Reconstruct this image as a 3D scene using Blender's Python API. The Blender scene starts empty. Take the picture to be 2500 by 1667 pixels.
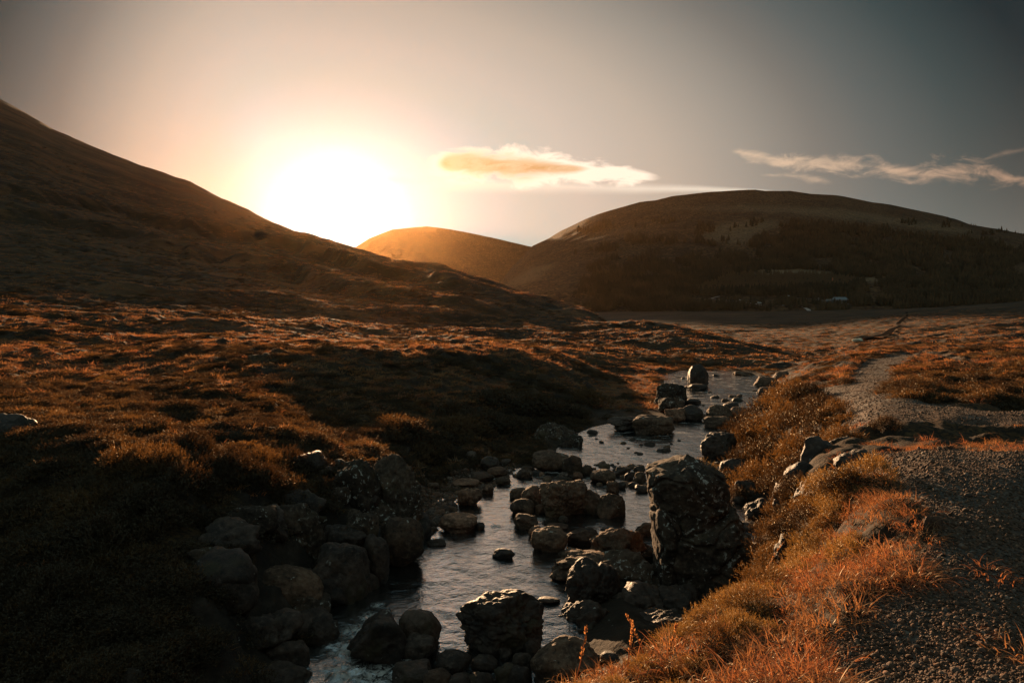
import bpy, bmesh, math, random
import numpy as np
from mathutils import Vector

rng = np.random.default_rng(7)
random.seed(7)
SC = bpy.context.scene
COL = SC.collection

# ------------------------------------------------------------------ camera
F = 1667.0; CX = 1250.0; CY = 833.5
PITCH = math.atan((833.5-728.0)/F)
cam_d = bpy.data.cameras.new("camera"); cam_d.lens = 24.0; cam_d.sensor_width = 36.0
cam_d.clip_start = 0.05; cam_d.clip_end = 12000
cam = bpy.data.objects.new("camera", cam_d); COL.objects.link(cam)
cam.rotation_euler = (math.pi/2-PITCH, 0, 0)
SC.camera = cam

def ray(sx, sy):
    """photo pixel (2500 wide) -> (x/y, z/y)"""
    a = (np.asarray(sx, float)-CX)/F; b = (np.asarray(sy, float)-CY)/F
    y = math.cos(PITCH) - b*math.sin(PITCH)
    z = -math.sin(PITCH) - b*math.cos(PITCH)
    return a/y, z/y
def tt(sy): return ray(1250, sy)[1]

# ------------------------------------------------------------------ sun + sky
SU, ST = ray(829, 546)
SV = Vector((float(SU), 1.0, float(ST))).normalized()
SUN_EL = math.asin(SV.z); SUN_AZ = math.atan2(SV.x, SV.y)
sl = bpy.data.lights.new("sun", 'SUN'); sl.energy = 5.0; sl.angle = math.radians(0.6); sl.color = (1.0, 0.62, 0.33)
so = bpy.data.objects.new("sun", sl); COL.objects.link(so)
so.rotation_euler = SV.to_track_quat('Z', 'Y').to_euler()

def lin(c):
    return tuple(((v/255)/12.92 if v/255 <= .04045 else ((v/255+.055)/1.055)**2.4) for v in c)

class NT:
    def __init__(s, tree): s.t = tree; s.n = tree.nodes; s.l = tree.links
    def node(s, typ, **kw):
        n = s.n.new(typ)
        for k, v in kw.items(): setattr(n, k, v)
        return n
    def put(s, inp, v):
        if v is None: return
        if hasattr(v, 'is_output') or hasattr(v, 'links'): s.l.new(v, inp)
        else: inp.default_value = v
    def math(s, op, a, b=None, c=None, clamp=False):
        n = s.node('ShaderNodeMath', operation=op, use_clamp=clamp)
        s.put(n.inputs[0], a); s.put(n.inputs[1], b)
        if c is not None: s.put(n.inputs[2], c)
        return n.outputs[0]
    def vmath(s, op, a, b=None):
        n = s.node('ShaderNodeVectorMath', operation=op)
        s.put(n.inputs[0], a); s.put(n.inputs[1], b)
        return n.outputs['Value'] if op in ('DOT_PRODUCT', 'LENGTH') else n.outputs[0]
    def mix(s, f, a, b, mode='MIX'):
        n = s.node('ShaderNodeMix', data_type='RGBA', blend_type=mode)
        s.put(n.inputs[0], f)
        for i, v in ((6, a), (7, b)):
            if isinstance(v, tuple) and len(v) == 3: v = (*v, 1)
            s.put(n.inputs[i], v)
        return n.outputs[2]
    def ramp(s, f, stops, interp='LINEAR'):
        n = s.node('ShaderNodeValToRGB'); cr = n.color_ramp; cr.interpolation = interp
        while len(cr.elements) < len(stops): cr.elements.new(0.5)
        for e, (p, c) in zip(cr.elements, stops):
            e.position = p; e.color = (*c, 1) if len(c) == 3 else c
        s.put(n.inputs[0], f)
        return n.outputs[0]
    def sstep(s, v, a, b):
        n = s.node('ShaderNodeMapRange', interpolation_type='SMOOTHSTEP')
        s.put(n.inputs[0], v); n.inputs[1].default_value = a; n.inputs[2].default_value = b
        n.inputs[3].default_value = 0; n.inputs[4].default_value = 1
        return n.outputs[0]
    def noise(s, vec, scale, detail=5, rough=.55, dist=0.0):
        n = s.node('ShaderNodeTexNoise'); s.put(n.inputs['Vector'], vec)
        n.inputs['Scale'].default_value = scale; n.inputs['Detail'].default_value = detail
        n.inputs['Roughness'].default_value = rough; n.inputs['Distortion'].default_value = dist
        return n.outputs['Fac']
    def curve(s, f, pts):
        """piecewise-linear scalar function by a float curve, pts in 0..1"""
        n = s.node('ShaderNodeFloatCurve'); cv = n.mapping.curves[0]
        while len(cv.points) < len(pts): cv.points.new(.5, .5)
        for q, (x, y) in zip(cv.points, pts): q.location = (x, y)
        n.mapping.update()
        s.put(n.inputs['Value'], f)
        return n.outputs[0]

W = bpy.data.worlds.new("World"); SC.world = W; W.use_nodes = True
W.node_tree.nodes.clear()
w = NT(W.node_tree)
tc = w.node('ShaderNodeTexCoord')
vr = w.node('ShaderNodeVectorRotate', rotation_type='Z_AXIS')
w.l.new(tc.outputs['Generated'], vr.inputs['Vector']); vr.inputs['Angle'].default_value = SUN_AZ
sx_ = w.node('ShaderNodeSeparateXYZ'); w.l.new(vr.outputs[0], sx_.inputs[0])
X, Y, Z = sx_.outputs
az = w.math('ARCTAN2', X, Y)
el = w.math('ARCSINE', Z)
aa = w.math('ABSOLUTE', az)
lf = w.math('MULTIPLY', w.math('MAXIMUM', w.math('SUBTRACT', w.math('MULTIPLY', az, -1.0), .105), 0.0), 1.4)   # the sky falls off faster left of the sun
azf = w.math('ADD', aa, lf)
de0 = w.math('ABSOLUTE', w.math('SUBTRACT', el, SUN_EL))
de = w.math('ADD', de0, w.math('MULTIPLY', w.math('MAXIMUM', w.math('SUBTRACT', de0, .105), 0.0), .9))
th = w.math('SQRT', w.math('ADD', w.math('MULTIPLY', azf, azf), w.math('MULTIPLY', de, de)))
deg = w.math('MULTIPLY', th, 180/math.pi)
K = 6.0
def st(d, c, lin_in=False):
    c = c if lin_in else lin(c)
    return (d/180.0, tuple(v/K for v in c))
ramp = w.ramp(w.math('DIVIDE', deg, 180.0), [
    st(0, (5, 4.6, 4.0), 1), st(3, (1.6, 1.7, 1.7), 1), st(4.6, (.66, .92, 1.06), 1), st(6.4, (.46, .67, .78), 1), st(9, (.44, .60, .65), 1),
    st(12, (.44, .56, .565), 1), st(15.5, (.49, .535, .485), 1), st(20, (.56, .51, .44), 1), st(26.5, (.49, .425, .35), 1), st(33, (.31, .286, .246), 1),
    st(38, (.175, .172, .155), 1), st(42, (.096, .116, .114), 1), st(47, (.034, .060, .064), 1), st(52, (.005, .019, .025), 1),
    st(62, (.006, .017, .023), 1), st(85, (90, 112, 116)), st(180, (116, 140, 142))])
base = w.vmath('SCALE', ramp); base.node.inputs['Scale'].default_value = K
# brighter band just above the horizon away from the sun
hb = w.math('MULTIPLY', w.math('POWER', 2.718, w.math('MULTIPLY', w.math('MAXIMUM', el, 0.0), -10.5)),
            w.math('MULTIPLY', w.sstep(deg, 16, 44), w.sstep(deg, 95, 60)))
hz = w.vmath('SCALE', (.29, .25, .205)); w.l.new(hb, hz.node.inputs['Scale'])
sky = w.vmath('ADD', base, hz)
# procedural clouds laid on the sky directions
sp = w.node('ShaderNodeSeparateXYZ'); w.l.new(tc.outputs['Generated'], sp.inputs[0])
fy = w.math('MAXIMUM', sp.outputs[1], 0.05)
cu = w.math('DIVIDE', sp.outputs[0], fy); ct = w.math('DIVIDE', sp.outputs[2], fy)
cv = w.node('ShaderNodeCombineXYZ'); w.l.new(cu, cv.inputs[0]); w.l.new(w.math('MULTIPLY', ct, 2.6), cv.inputs[1])
n1 = w.noise(cv.outputs[0], 19, 9, .64, .5)
n2 = w.noise(cv.outputs[0], 5, 6, .6, .4)
def band(pts, amp, nz, soft, gain=1.0):
    """cloud following pts (photo px x, centre y, half height)"""
    us = [float(ray(p[0], p[1])[0]) for p in pts]; ts = [float(tt(p[1])) for p in pts]
    u0, u1 = us[0], us[-1]
    f = w.math('DIVIDE', w.math('SUBTRACT', cu, u0), u1-u0)
    f = w.math('MINIMUM', w.math('MAXIMUM', f, 0.0), 1.0)
    yc = w.curve(f, [((a-u0)/(u1-u0), b*2) for a, b in zip(us, ts)])
    hw = w.curve(f, [((a-u0)/(u1-u0), p[2]/100) for a, p in zip(us, pts)])
    yc = w.math('MULTIPLY', yc, .5); hw = w.math('MAXIMUM', w.math('MULTIPLY', hw, 100/F), .0002)
    d = w.math('DIVIDE', w.math('ABSOLUTE', w.math('SUBTRACT', ct, yc)), hw)
    v = w.math('SUBTRACT', 1.0, d)
    v = w.math('ADD', v, w.math('MULTIPLY', w.math('SUBTRACT', nz, .5), amp))
    e = w.math('MULTIPLY', w.sstep(cu, u0, u0+.02), w.sstep(cu, u1, u1-.03))
    return w.math('MULTIPLY', w.math('MULTIPLY', w.sstep(v, 0.0, soft), e), gain)
c_puff = band([(1035, 405, 10), (1070, 402, 36), (1180, 404, 52), (1300, 406, 54), (1420, 418, 38), (1560, 430, 20), (1620, 436, 5)], 2.4, n1, .6)
c_core = band([(1058, 402, 10), (1100, 398, 32), (1180, 402, 40), (1260, 408, 38), (1330, 410, 26), (1400, 412, 13), (1450, 412, 3)], 2.0, n1, .9)
c_str = band([(930, 436, 8), (1040, 446, 20), (1250, 452, 26), (1500, 460, 20), (1700, 462, 12), (1900, 468, 5)], 1.3, n2, 1.3, .75)
c_w1 = band([(1780, 368, 6), (1830, 376, 16), (1930, 396, 22), (2050, 400, 30), (2160, 412, 26), (2250, 426, 30), (2330, 420, 34), (2420, 428, 28), (2520, 446, 14), (2560, 450, 6)], 4.2, n1, 1.5, .95)
c_w2 = band([(1850, 428, 4), (1930, 430, 10), (1990, 437, 13), (2040, 448, 4)], 3.0, n1, 1.5, .6)
c_w3 = band([(2380, 400, 3), (2440, 378, 8), (2560, 360, 4)], 2.5, n1, 1.8, .3)
sky = w.mix(c_str, sky, (.98, .86, .70))
sky = w.mix(c_puff, sky, (1.15, .95, .76))
sky = w.mix(c_core, sky, w.mix(w.sstep(n1, .40, .62), (.60, .34, .14), (.80, .55, .33)))
fall = w.sstep(cu, .80, .20)
wc = w.mix(fall, lin((186, 150, 124)), lin((232, 204, 174)))
for m in (c_w1, c_w2, c_w3): sky = w.mix(m, sky, wc)
nish = w.node('ShaderNodeTexSky', sky_type='NISHITA', sun_disc=False)
nish.sun_elevation = SUN_EL; nish.sun_rotation = SUN_AZ; nish.dust_density = 3.0; nish.air_density = 1.0
bg1 = w.node('ShaderNodeBackground'); w.l.new(sky, bg1.inputs[0]); bg1.inputs[1].default_value = 0.39
bg2 = w.node('ShaderNodeBackground'); w.l.new(nish.outputs[0], bg2.inputs[0]); bg2.inputs[1].default_value = 0.0004
ad = w.node('ShaderNodeAddShader'); w.l.new(bg1.outputs[0], ad.inputs[0]); w.l.new(bg2.outputs[0], ad.inputs[1])
wo = w.node('ShaderNodeOutputWorld'); w.l.new(ad.outputs[0], wo.inputs[0])

SC.view_settings.view_transform = 'Standard'; SC.view_settings.look = 'None'
SC.view_settings.exposure = 1.35; SC.view_settings.gamma = 1.0
SC.render.engine = 'CYCLES'
cy = SC.cycles
cy.use_denoising = True
try: cy.denoiser = 'OPENIMAGEDENOISE'
except Exception: pass
cy.max_bounces = 6; cy.diffuse_bounces = 2; cy.glossy_bounces = 2; cy.transmission_bounces = 3
cy.volume_bounces = 0; cy.transparent_max_bounces = 4; cy.caustics_reflective = False; cy.caustics_refractive = False
cy.sample_clamp_indirect = 3.0; cy.sample_clamp_direct = 12.0

# ------------------------------------------------------------------ numpy noise
_perm = rng.permutation(256); _perm = np.concatenate([_perm]*3).astype(np.int64)
_grad = rng.normal(size=(256, 3)); _grad /= np.linalg.norm(_grad, axis=1)[:, None]
_grad = _grad.astype(np.float32)
def gnoise(x, y, z=0.0):
    x = np.asarray(x, np.float32); y = np.asarray(y, np.float32); z = np.broadcast_to(np.asarray(z, np.float32), x.shape)
    xi = np.floor(x).astype(np.int64); yi = np.floor(y).astype(np.int64); zi = np.floor(z).astype(np.int64)
    xf = x-xi; yf = y-yi; zf = z-zi
    u = xf*xf*xf*(xf*(xf*6-15)+10); v = yf*yf*yf*(yf*(yf*6-15)+10); ww = zf*zf*zf*(zf*(zf*6-15)+10)
    out = 0
    for dx in (0, 1):
        for dy in (0, 1):
            for dz in (0, 1):
                g = _grad[_perm[_perm[_perm[(xi+dx) & 255]+((yi+dy) & 255)]+((zi+dz) & 255)]]
                d = g[..., 0]*(xf-dx)+g[..., 1]*(yf-dy)+g[..., 2]*(zf-dz)
                out = out + d*(u if dx else 1-u)*(v if dy else 1-v)*(ww if dz else 1-ww)
    return out*1.6
def fbm(x, y, z=0.0, octv=4, gain=.5, lac=2.03):
    s = 0; a = 1.0
    for i in range(octv):
        s = s + a*gnoise(x*lac**i+i*17.3, y*lac**i-i*9.1, np.asarray(z)*lac**i+i*3.7); a *= gain
    return s
def sm(v, a, b):
    t = np.clip((v-a)/(b-a), 0, 1); return t*t*(3-2*t)

# ------------------------------------------------------------------ terrain definition
def wl(D):  # water level, stepping down along the stream
    return np.interp(D, [0, 14, 17, 22, 26, 40, 48, 70, 120], [-4.7, -4.72, -4.85, -5.0, -5.1, -5.55, -5.75, -6.5, -8.0])
_Dl = np.geomspace(3, 130, 3000)
def D_on_water(sy, off=0.0):
    t = tt(sy); f = t*_Dl-(wl(_Dl)+off)
    i = np.argmax(f < 0)
    return float(_Dl[i])
def wpt(sx, sy, off=0.0):
    D = D_on_water(sy, off); u, t = ray(sx, sy); return (float(u)*D, D)

WATER = [(700,1760),(745,1667),(770,1600),(820,1540),(862,1470),(905,1420),(945,1400),(985,1360),(1030,1335),(1030,1300),(1062,1282),
 (1120,1245),(1130,1225),(1178,1198),(1198,1185),(1240,1164),(1300,1160),(1350,1158),(1420,1150),(1435,1128),(1425,1105),(1440,1075),
 (1500,1048),(1560,1035),(1640,1048),(1700,1040),(1706,1020),(1680,1000),(1665,985),(1668,960),(1655,935),(1652,918),(1690,906),(1760,908),(1800,912),(1842,926),
 (1862,950),(1850,972),(1815,985),(1790,1000),(1740,1020),(1712,1050),(1735,1085),(1765,1125),(1780,1160),(1800,1205),(1830,1240),(1862,1285),(1872,1340),
 (1880,1400),(1850,1440),(1800,1470),(1720,1500),(1640,1480),(1560,1400),(1480,1360),(1400,1345),(1345,1380),(1352,1410),(1395,1425),(1405,1455),(1380,1500),(1340,1560),(1290,1610),
 (1200,1640),(1110,1650),(1060,1690),(1040,1760)]
WP = np.array([wpt(*p) for p in WATER])
def sdf(x, y, P=WP):
    """signed distance, negative inside"""
    d = np.full(x.shape, 1e9, np.float32); ins = np.zeros(x.shape, bool)
    n = len(P)
    for i in range(n):
        ax, ay = P[i]; bx, by = P[(i+1) % n]
        ex, ey = bx-ax, by-ay
        t = np.clip(((x-ax)*ex+(y-ay)*ey)/(ex*ex+ey*ey), 0, 1)
        d = np.minimum(d, (x-ax-t*ex)**2+(y-ay-t*ey)**2)
        c = ((ay > y) != (by > y)) & (x < (bx-ax)*(y-ay)/(by-ay+1e-12)+ax)
        ins ^= c
    d = np.sqrt(d)
    return np.where(ins, -d, d)

SIL = [(-200,130,950),(0,242,900),(68,279,900),(136,320,890),(238,363,870),(330,400,860),(378,417,850),(425,433,840),(459,440,830),(527,477,800),(605,512,760),
 (663,543,720),(721,568,690),(755,572,680),(800,587,640),(857,601,600),(895,618,560),(940,637,500),(995,644,470),(1067,649,440),(1100,660,410),(1205,696,330),
 (1300,726,280),(1443,760,210),(1504,772,165),(1591,784,125),(1632,798,112),(1708,816,96)]
L = []   # land control points: u, D, t
def P(sx, sy, D): u, t = ray(sx, sy); L.append((float(u), D, float(t)))
def Z_(x, y, z): L.append((x/y, y, z/y))
for a, b, D in SIL:
    if a < 1700: P(a, b, D)
for a, b, D in SIL[::3]:
    if a > 1320: continue
    u, t = ray(a, b); L.append((float(u), D*1.5, float(t)-.045))
    if a < 1000: L.append((float(u), D*3, float(t)-.075))
for a, b, D in [
 # left hillside
 (0,480,330),(0,540,240),(0,620,150),(0,690,95),(0,740,60),(0,800,44),(0,860,34),(0,930,24),
 (300,540,400),(300,600,230),(300,680,130),(300,740,80),(300,800,52),(300,880,33),(300,960,22),
 (600,590,430),(600,650,260),(600,700,150),(600,760,85),(600,820,52),(600,860,34),(600,920,25),(600,980,20),(600,1030,17.5),
 (850,650,350),(850,700,190),(850,760,110),(850,820,65),(850,858,45),(850,870,31),(850,930,27),(850,1000,22.5),(830,1050,20),(850,1085,17.5),
 (1050,690,260),(1050,740,150),(1050,800,90),(1050,850,55),(1050,875,32.5),(1050,930,29),(1050,1000,25.5),(1050,1050,22),
 (1250,740,190),(1250,790,115),(1250,850,62),(1250,878,36),(1250,930,33),(1250,1000,28),(1250,1055,24.8),
 (1400,790,130),(1400,850,70),(1400,892,40),(1420,940,35.5),(1420,990,31),(1380,1060,25.5),
 (1591,785,122),(1708,817,94),(1800,841,86),(1900,862,80),(1990,884,70),(1550,850,82),(1560,900,58),(1650,850,78),(1720,865,72),(1820,880,66),(1520,960,42),(1480,1010,33),(1600,985,42),
 (1700,890,62),(1640,905,56),(1850,897,60),(1940,900,58),
 # left near bank
 (0,1010,16),(100,1100,11.5),(200,1010,17),(330,1130,11.2),(450,1110,11.6),(450,1060,15),(600,1050,15.2),(700,1000,21),(700,1100,14.4),(800,1108,14.8),(930,1112,15.2),(900,1092,17),(1000,1100,18.5),
 (600,1128,12.9),(500,1133,12.2),
 # right land
 (1500,1672,3.6),(1400,1710,3.2),(1650,1555,4.7),(1750,1500,5.1),(1850,1455,5.4),(1940,1410,5.8),(1945,1300,7.1),(1925,1200,8.3),(1960,1150,8.8),(2060,1130,7.6),
 (2200,1667,2.85),(1900,1667,2.9),(2500,1667,2.8),(2200,1400,4.0),(2000,1450,4.0),(2500,1400,4.0),(2200,1200,5.65),(2500,1200,5.6),(2250,1112,6.95),(2500,1105,7.0),
 (2150,1096,9.6),(2350,1090,9.6),(2500,1070,10.0),(2150,1032,10.7),(2330,1026,10.7),(2500,1025,10.8),
 (2100,990,14.5),(2300,990,14),(2500,980,14.5),(2200,950,18.5),(2450,945,18.5),(2050,920,27),(2200,900,29),(2350,890,28),(2500,880,27),
 (2100,872,43),(2250,868,42),(2400,862,44),(2500,850,50),(1950,905,42),(2020,885,50),
 (2100,864,75),(2080,852,110),(2300,848,75),(2500,826,90),
 (1800,850,150),(1900,868,120),(1850,845,210),(1950,838,240),(2100,822,230),(2300,800,240),(2420,792,240),(2500,800,200),
 (1750,825,330),(1900,815,400),(1600,770,1000),(1700,785,640),(2000,790,560),(2200,772,480),(2350,770,480),(2500,772,420),
 (2000,762,1000),(2200,758,850),(2350,748,850),(2500,738,820),(1500,765,1100),(1700,762,1150),(1900,760,1200),
 # right stream bank
 (1830,1110,19),(1860,1180,15),(1900,1100,17.5),(1920,1010,22),(2020,1080,13.5),(2050,1000,16.5),(1950,950,28),(1880,960,33),(1850,1050,23.5),(1790,1060,25),
 (1900,920,45),(1840,915,58),(1960,925,38),
 ]: P(a, b, D)
for x, y, z in [(0,5,-3.2),(0.3,6.5,-4.4),(1.6,7.5,-4.2),(2.4,8.6,-4.4),(2.7,7.8,-4.3),(3.3,9.6,-4.6),(3.7,11,-4.6),(2.2,6.9,-3.9),(-1,7,-4.55),(2.2,9.8,-4.55),(3.1,10.3,-4.6),(1.0,8.3,-4.6),
                (-2.3,11.4,-4.2),(-3.3,10.7,-4.0),(-1.9,12.7,-4.35),(-4.3,9.9,-3.7),(3.0,8.4,-4.6),(3.9,13.5,-4.45),(4.7,12.0,-3.2),(4.6,14.0,-3.6),
                (-1.2,3.0,-3.3),(-2.5,3.0,-3.8),(-3.2,5.2,-4.2),(-5.0,6.5,-4.0),(-6.8,8.0,-3.5),(-2.6,7.2,-4.6),(-4.0,8.8,-3.7),(-4.6,11.0,-2.95),
                (-8,5,-4.1),(-9.5,9,-3.2),(0,1.5,-1.75),(3,1.5,-1.6),(-3,1.5,-3.7)]: Z_(x, y, z)
# low ground beside the water (beach and stony flats)
for a, b, off in [(1060,1170,.12),(1100,1130,.2),(1180,1110,.25),(1080,1220,.08),(1250,1125,.12),(1360,1110,.15),(1320,1145,.05),(1040,1250,.15),
                  (1650,1490,.15),(1730,1510,.15),(1500,1400,.25),(1580,1440,.3),(1460,1520,.2),(1400,1590,.15),(1550,1560,.25),(1250,1660,.1),
                  (1480,1100,.1)]:
    D = D_on_water(b, off); P(a, b, D)
Zhid = []
for u in (.3, .5, .7): L += [(u, 1700, -.016), (u, 3000, -.02)]
for u in (0.02, .12): L += [(u, 420, -.052), (u, 700, -.036), (u, 1500, -.018), (u, 3000, -.02)]
L += [(.25, 300, -.058), (.25, 420, -.048), (.2, 260, -.052), (.2, 420, -.045), (.2, 700, -.031), (.2, 1500, -.017), (.2, 3000, -.02)]
LA = np.array(L)
SU_, SD_ = 3.0, 1.0
def kern(r2): return np.sqrt(r2+.12**2)
Pc = np.c_[LA[:, 0]*SU_, np.log(LA[:, 1])*SD_]
R2 = ((Pc[:, None]-Pc[None])**2).sum(-1)
n = len(Pc)
A = np.zeros((n+3, n+3)); A[:n, :n] = kern(R2)-np.eye(n)*.02
A[:n, n] = 1; A[:n, n+1:] = Pc; A[n, :n] = 1; A[n+1:, :n] = Pc.T
COEF = np.linalg.solve(A, np.r_[LA[:, 2], 0, 0, 0])
def rbf_t(u, D):
    a = np.clip(u, -.95, .95)*SU_; b = np.log(D)*SD_
    out = COEF[n]+COEF[n+1]*a+COEF[n+2]*b
    for i in range(n):
        out = out+COEF[i]*kern((a-Pc[i, 0])**2+(b-Pc[i, 1])**2)
    return out

WB = np.array([[*wpt(a, b), v] for a, b, v in [   # width of the bank rise (m)
 (745,1667,1.2),(862,1470,1.6),(985,1360,1.3),(1030,1300,1.2),(1120,1245,3.0),(1198,1185,3.0),(1300,1160,2.5),(1425,1105,2.5),(1500,1048,3),
 (1665,985,2.5),(1652,918,2),(1760,908,3),(1862,950,3.5),(1790,1000,2.2),(1735,1085,1.6),(1800,1205,1.6),(1872,1340,1.2),(1720,1500,1.5),(1400,1450,1),(1380,1500,1),(1110,1650,2)]])
def bank_w(x, y):
    s = 0; ws = 0
    for a, b, v in WB:
        k = 1/((x-a)**2+(y-b)**2+.3)**1.5; s = s+k*v; ws = ws+k
    return s/ws

ul = np.linspace(-.93, .93, 1060); ext = np.geomspace(.0035, 1.9, 55)
U = np.concatenate([-.93-ext[::-1], ul, .93+ext])
lD = [math.log(1.1)]
while lD[-1] < math.log(3000):
    D = math.exp(lD[-1])
    lD.append(lD[-1]+np.interp(D, [1, 4, 6, 60, 200, 900, 3000], [.02, .007, .0048, .0052, .0065, .009, .02]))
LD = np.array(lD); DD = np.exp(LD)
UU, DG = np.meshgrid(U, DD)
print("grid", UU.shape)
XX = UU*DG; YY = DG
T = rbf_t(UU, DG)
# silhouette of the left hillside: shift each column so its crest meets the photographed outline
us = np.array([float(ray(a, b)[0]) for a, b, _ in SIL]); ts = np.array([float(ray(a, b)[1]) for a, b, _ in SIL])
far = sm(np.log(DG), math.log(110), math.log(190))
tsil = np.interp(U, us, ts)
for _ in range(3):
    mx = np.where(DD[:, None] > 120, T, -9).max(0)
    corr = np.where(U > us[0], tsil-mx, 0)*(1-sm(U, .13, .29))
    k = np.ones(9)/9; corr = np.convolve(np.pad(corr, 4, mode='edge'), k, 'valid')
    Dsil = np.interp(U, us, np.array([q[2] for q in SIL]))[None]
    T = T+corr[None]*far*(1-sm(DG, Dsil*1.15, Dsil*1.9))
# terraces crossing the hillside
def line(pts):
    a = np.array([ray(*p) for p in pts], float); return np.interp(U, a[:, 0], a[:, 1])
for pts, amp, wd in [([(-200,440),(0,478),(200,512),(330,545),(500,575),(620,588),(750,620),(900,668),(1100,712),(1250,745)], .019, .010),
                 ([(-200,500),(0,528),(140,548),(290,578),(400,610),(520,638),(620,656),(700,675),(800,703),(950,735),(1150,765)], .020, .011),
                 ([(-200,640),(0,700),(200,708),(400,722),(600,735),(800,757),(1000,775),(1200,792),(1400,812)], .008, .010),
                 ([(-200,810),(0,820),(300,830),(600,850),(850,866),(1100,880),(1300,890)], .007, .014)]:
    dt = T-line(pts)[None]+.0025*gnoise(XX/9, YY/9)
    f = np.where(dt > 0, np.exp(-(dt/(wd*1.6))**2), np.exp(-(dt/(wd*.35))**2))
    msk = sm(UU, -1.2, -.9)*(1-sm(UU, -.12, .12))*(DG > 25)
    T = T+amp*f*msk
Zl = T*YY
near = DG < 140
S = np.full(XX.shape, 50.0)
rows = DD < 95
S[rows] = sdf(XX[rows], YY[rows])
BW = np.full(XX.shape, 2.0); BW[rows] = bank_w(XX[rows], YY[rows])
PATHP = [[(2560,1100),(2200,1102),(2120,1105),(2050,1135),(2080,1165),(2160,1185),(2200,1215),(2230,1260),(2290,1310),(2225,1360),(2260,1400),
          (2173,1450),(2070,1475),(2095,1520),(2017,1553),(2043,1605),(2060,1667),(2080,1900),(3400,1900),(3400,1100)],
         [(2700,1062),(2500,1053),(2320,1038),(2270,1028),(2160,1045),(2060,1035),(1985,985),(1960,965),(2010,950),(2080,940),(2075,915),(2110,885),(2165,871),(2215,867),(2290,868),(2370,880),(2405,897),
          (2330,884),(2270,874),(2220,885),(2185,900),(2190,925),(2165,955),(2140,965),(2250,985),(2330,992),(2500,998),(2700,1000)]]
# soil noise: lumps and tussocks sized by distance
cell = DG*.0052
def band_noise(lam, amp, seed, ax=1.0, rid=False):
    v = gnoise(XX/lam+seed, YY/lam*ax-seed, seed*1.7)
    if rid: v = .5-np.abs(v)
    return v*amp*sm(lam, cell*1.6, cell*4.0) if np.isscalar(lam) else v
def wgt(lam): return np.clip((lam/cell-1.6)/2.4, 0, 1)
Nz = 0
path_in = np.zeros(XX.shape, bool)
def polyproj(poly, zfun_off=None):
    return poly
# path membership in (u,t) of the smooth land
tsm = Zl/YY
def inpoly(px, py, Pn):
    ins = np.zeros(px.shape, bool); m = len(Pn)
    for i in range(m):
        ax, ay = Pn[i]; bx, by = Pn[(i+1) % m]
        ins ^= ((ay > py) != (by > py)) & (px < (bx-ax)*(py-ay)/(by-ay+1e-12)+ax)
    return ins
wob = .006*fbm(XX*1.3, YY*1.3, 2.0, 3)
for k, pp in enumerate(PATHP):
    q = np.array([ray(*p) for p in pp], float)
    reg = (DG < 8.9) if k == 0 else ((DG > 9.6) & (DG < 60))
    path_in |= inpoly(UU+wob*1.6, tsm+wob*.8, q) & reg & (UU > .3)
pf = path_in.astype(np.float32)
for _ in range(3):
    pf = (pf+np.roll(pf, 2, 0)+np.roll(pf, -2, 0)+np.roll(pf, 2, 1)+np.roll(pf, -2, 1))/5
rough = 1-.88*pf
sh = sm(S, .0, 1.5)
for lam, amp, s in [(46, 1.5, 3.1), (19, .75, 5.2), (8, .40, 7.7), (3.4, .22, 11.3), (1.5, .24, 13.9), (.7, .13, 17.1), (.32, .06, 21.7), (.15, .017, 27.1), (.07, .009, 33.0)]:
    v = gnoise(XX/lam+s, YY/lam-s, s)
    if lam < 10: v = .35-np.abs(v)*1.2 if lam in (3.4, 1.5) else v
    g = wgt(lam)
    if lam > 3: g = g*sm(DG, lam*2.2, lam*5)
    if lam < 10 and lam > 1: g = g*np.interp(DG, [2, 8, 40, 150, 600], [.25, .7, 1.3, 2.2, 4.5])
    if lam > 10: g = g*np.interp(DG, [40, 150, 600], [.5, 1.0, 2.0])
    Nz = Nz+v*amp*g
valley = sm(UU, .0, .2)*sm(DG, 140, 400)
Nz = Nz*(1-.45*valley)
silm = (1-.45*sm(DG, 350, 600)*(UU < .24))
Zl = Zl+Nz*rough*silm*(.35+.65*sh)
# stream bed cut
wv = wl(DG)
kb = sm(S+.25*gnoise(XX*1.1, YY*1.1, 4.4)*(DG < 95), -.15, np.maximum(BW, .3))
bed = wv-.12-.35*sm(-S, 0, 2.0)+.06*fbm(XX*2.2, YY*2.2, 9.0, 3)
ZG = np.where(S < 45, bed*(1-kb)+np.maximum(Zl, wv+.03)*kb, Zl)
ZG = np.where((S < 45) & (DG > 70), bed*(1-kb)*(1-sm(DG, 70, 90))+Zl*(1-(1-kb)*(1-sm(DG, 70, 90))), ZG)
# ragged rock faces on steep banks
gy, gx = np.gradient(ZG, axis=(0, 1))
dx = np.gradient(XX, axis=1); dy = np.gradient(YY, axis=0)
slope = np.sqrt((gx/dx)**2+(gy/dy)**2)
steep = sm(slope, .55, 1.2)*(DG < 60)*(1-.85*(XX > 0)*(DG < 9.5))
ZG = ZG+steep*(.22*fbm(XX*1.9, YY*1.9, 1.0, 3)+.10*(.4-np.abs(gnoise(XX*6, YY*6, 2.0))))*wgt(.4)

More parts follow.
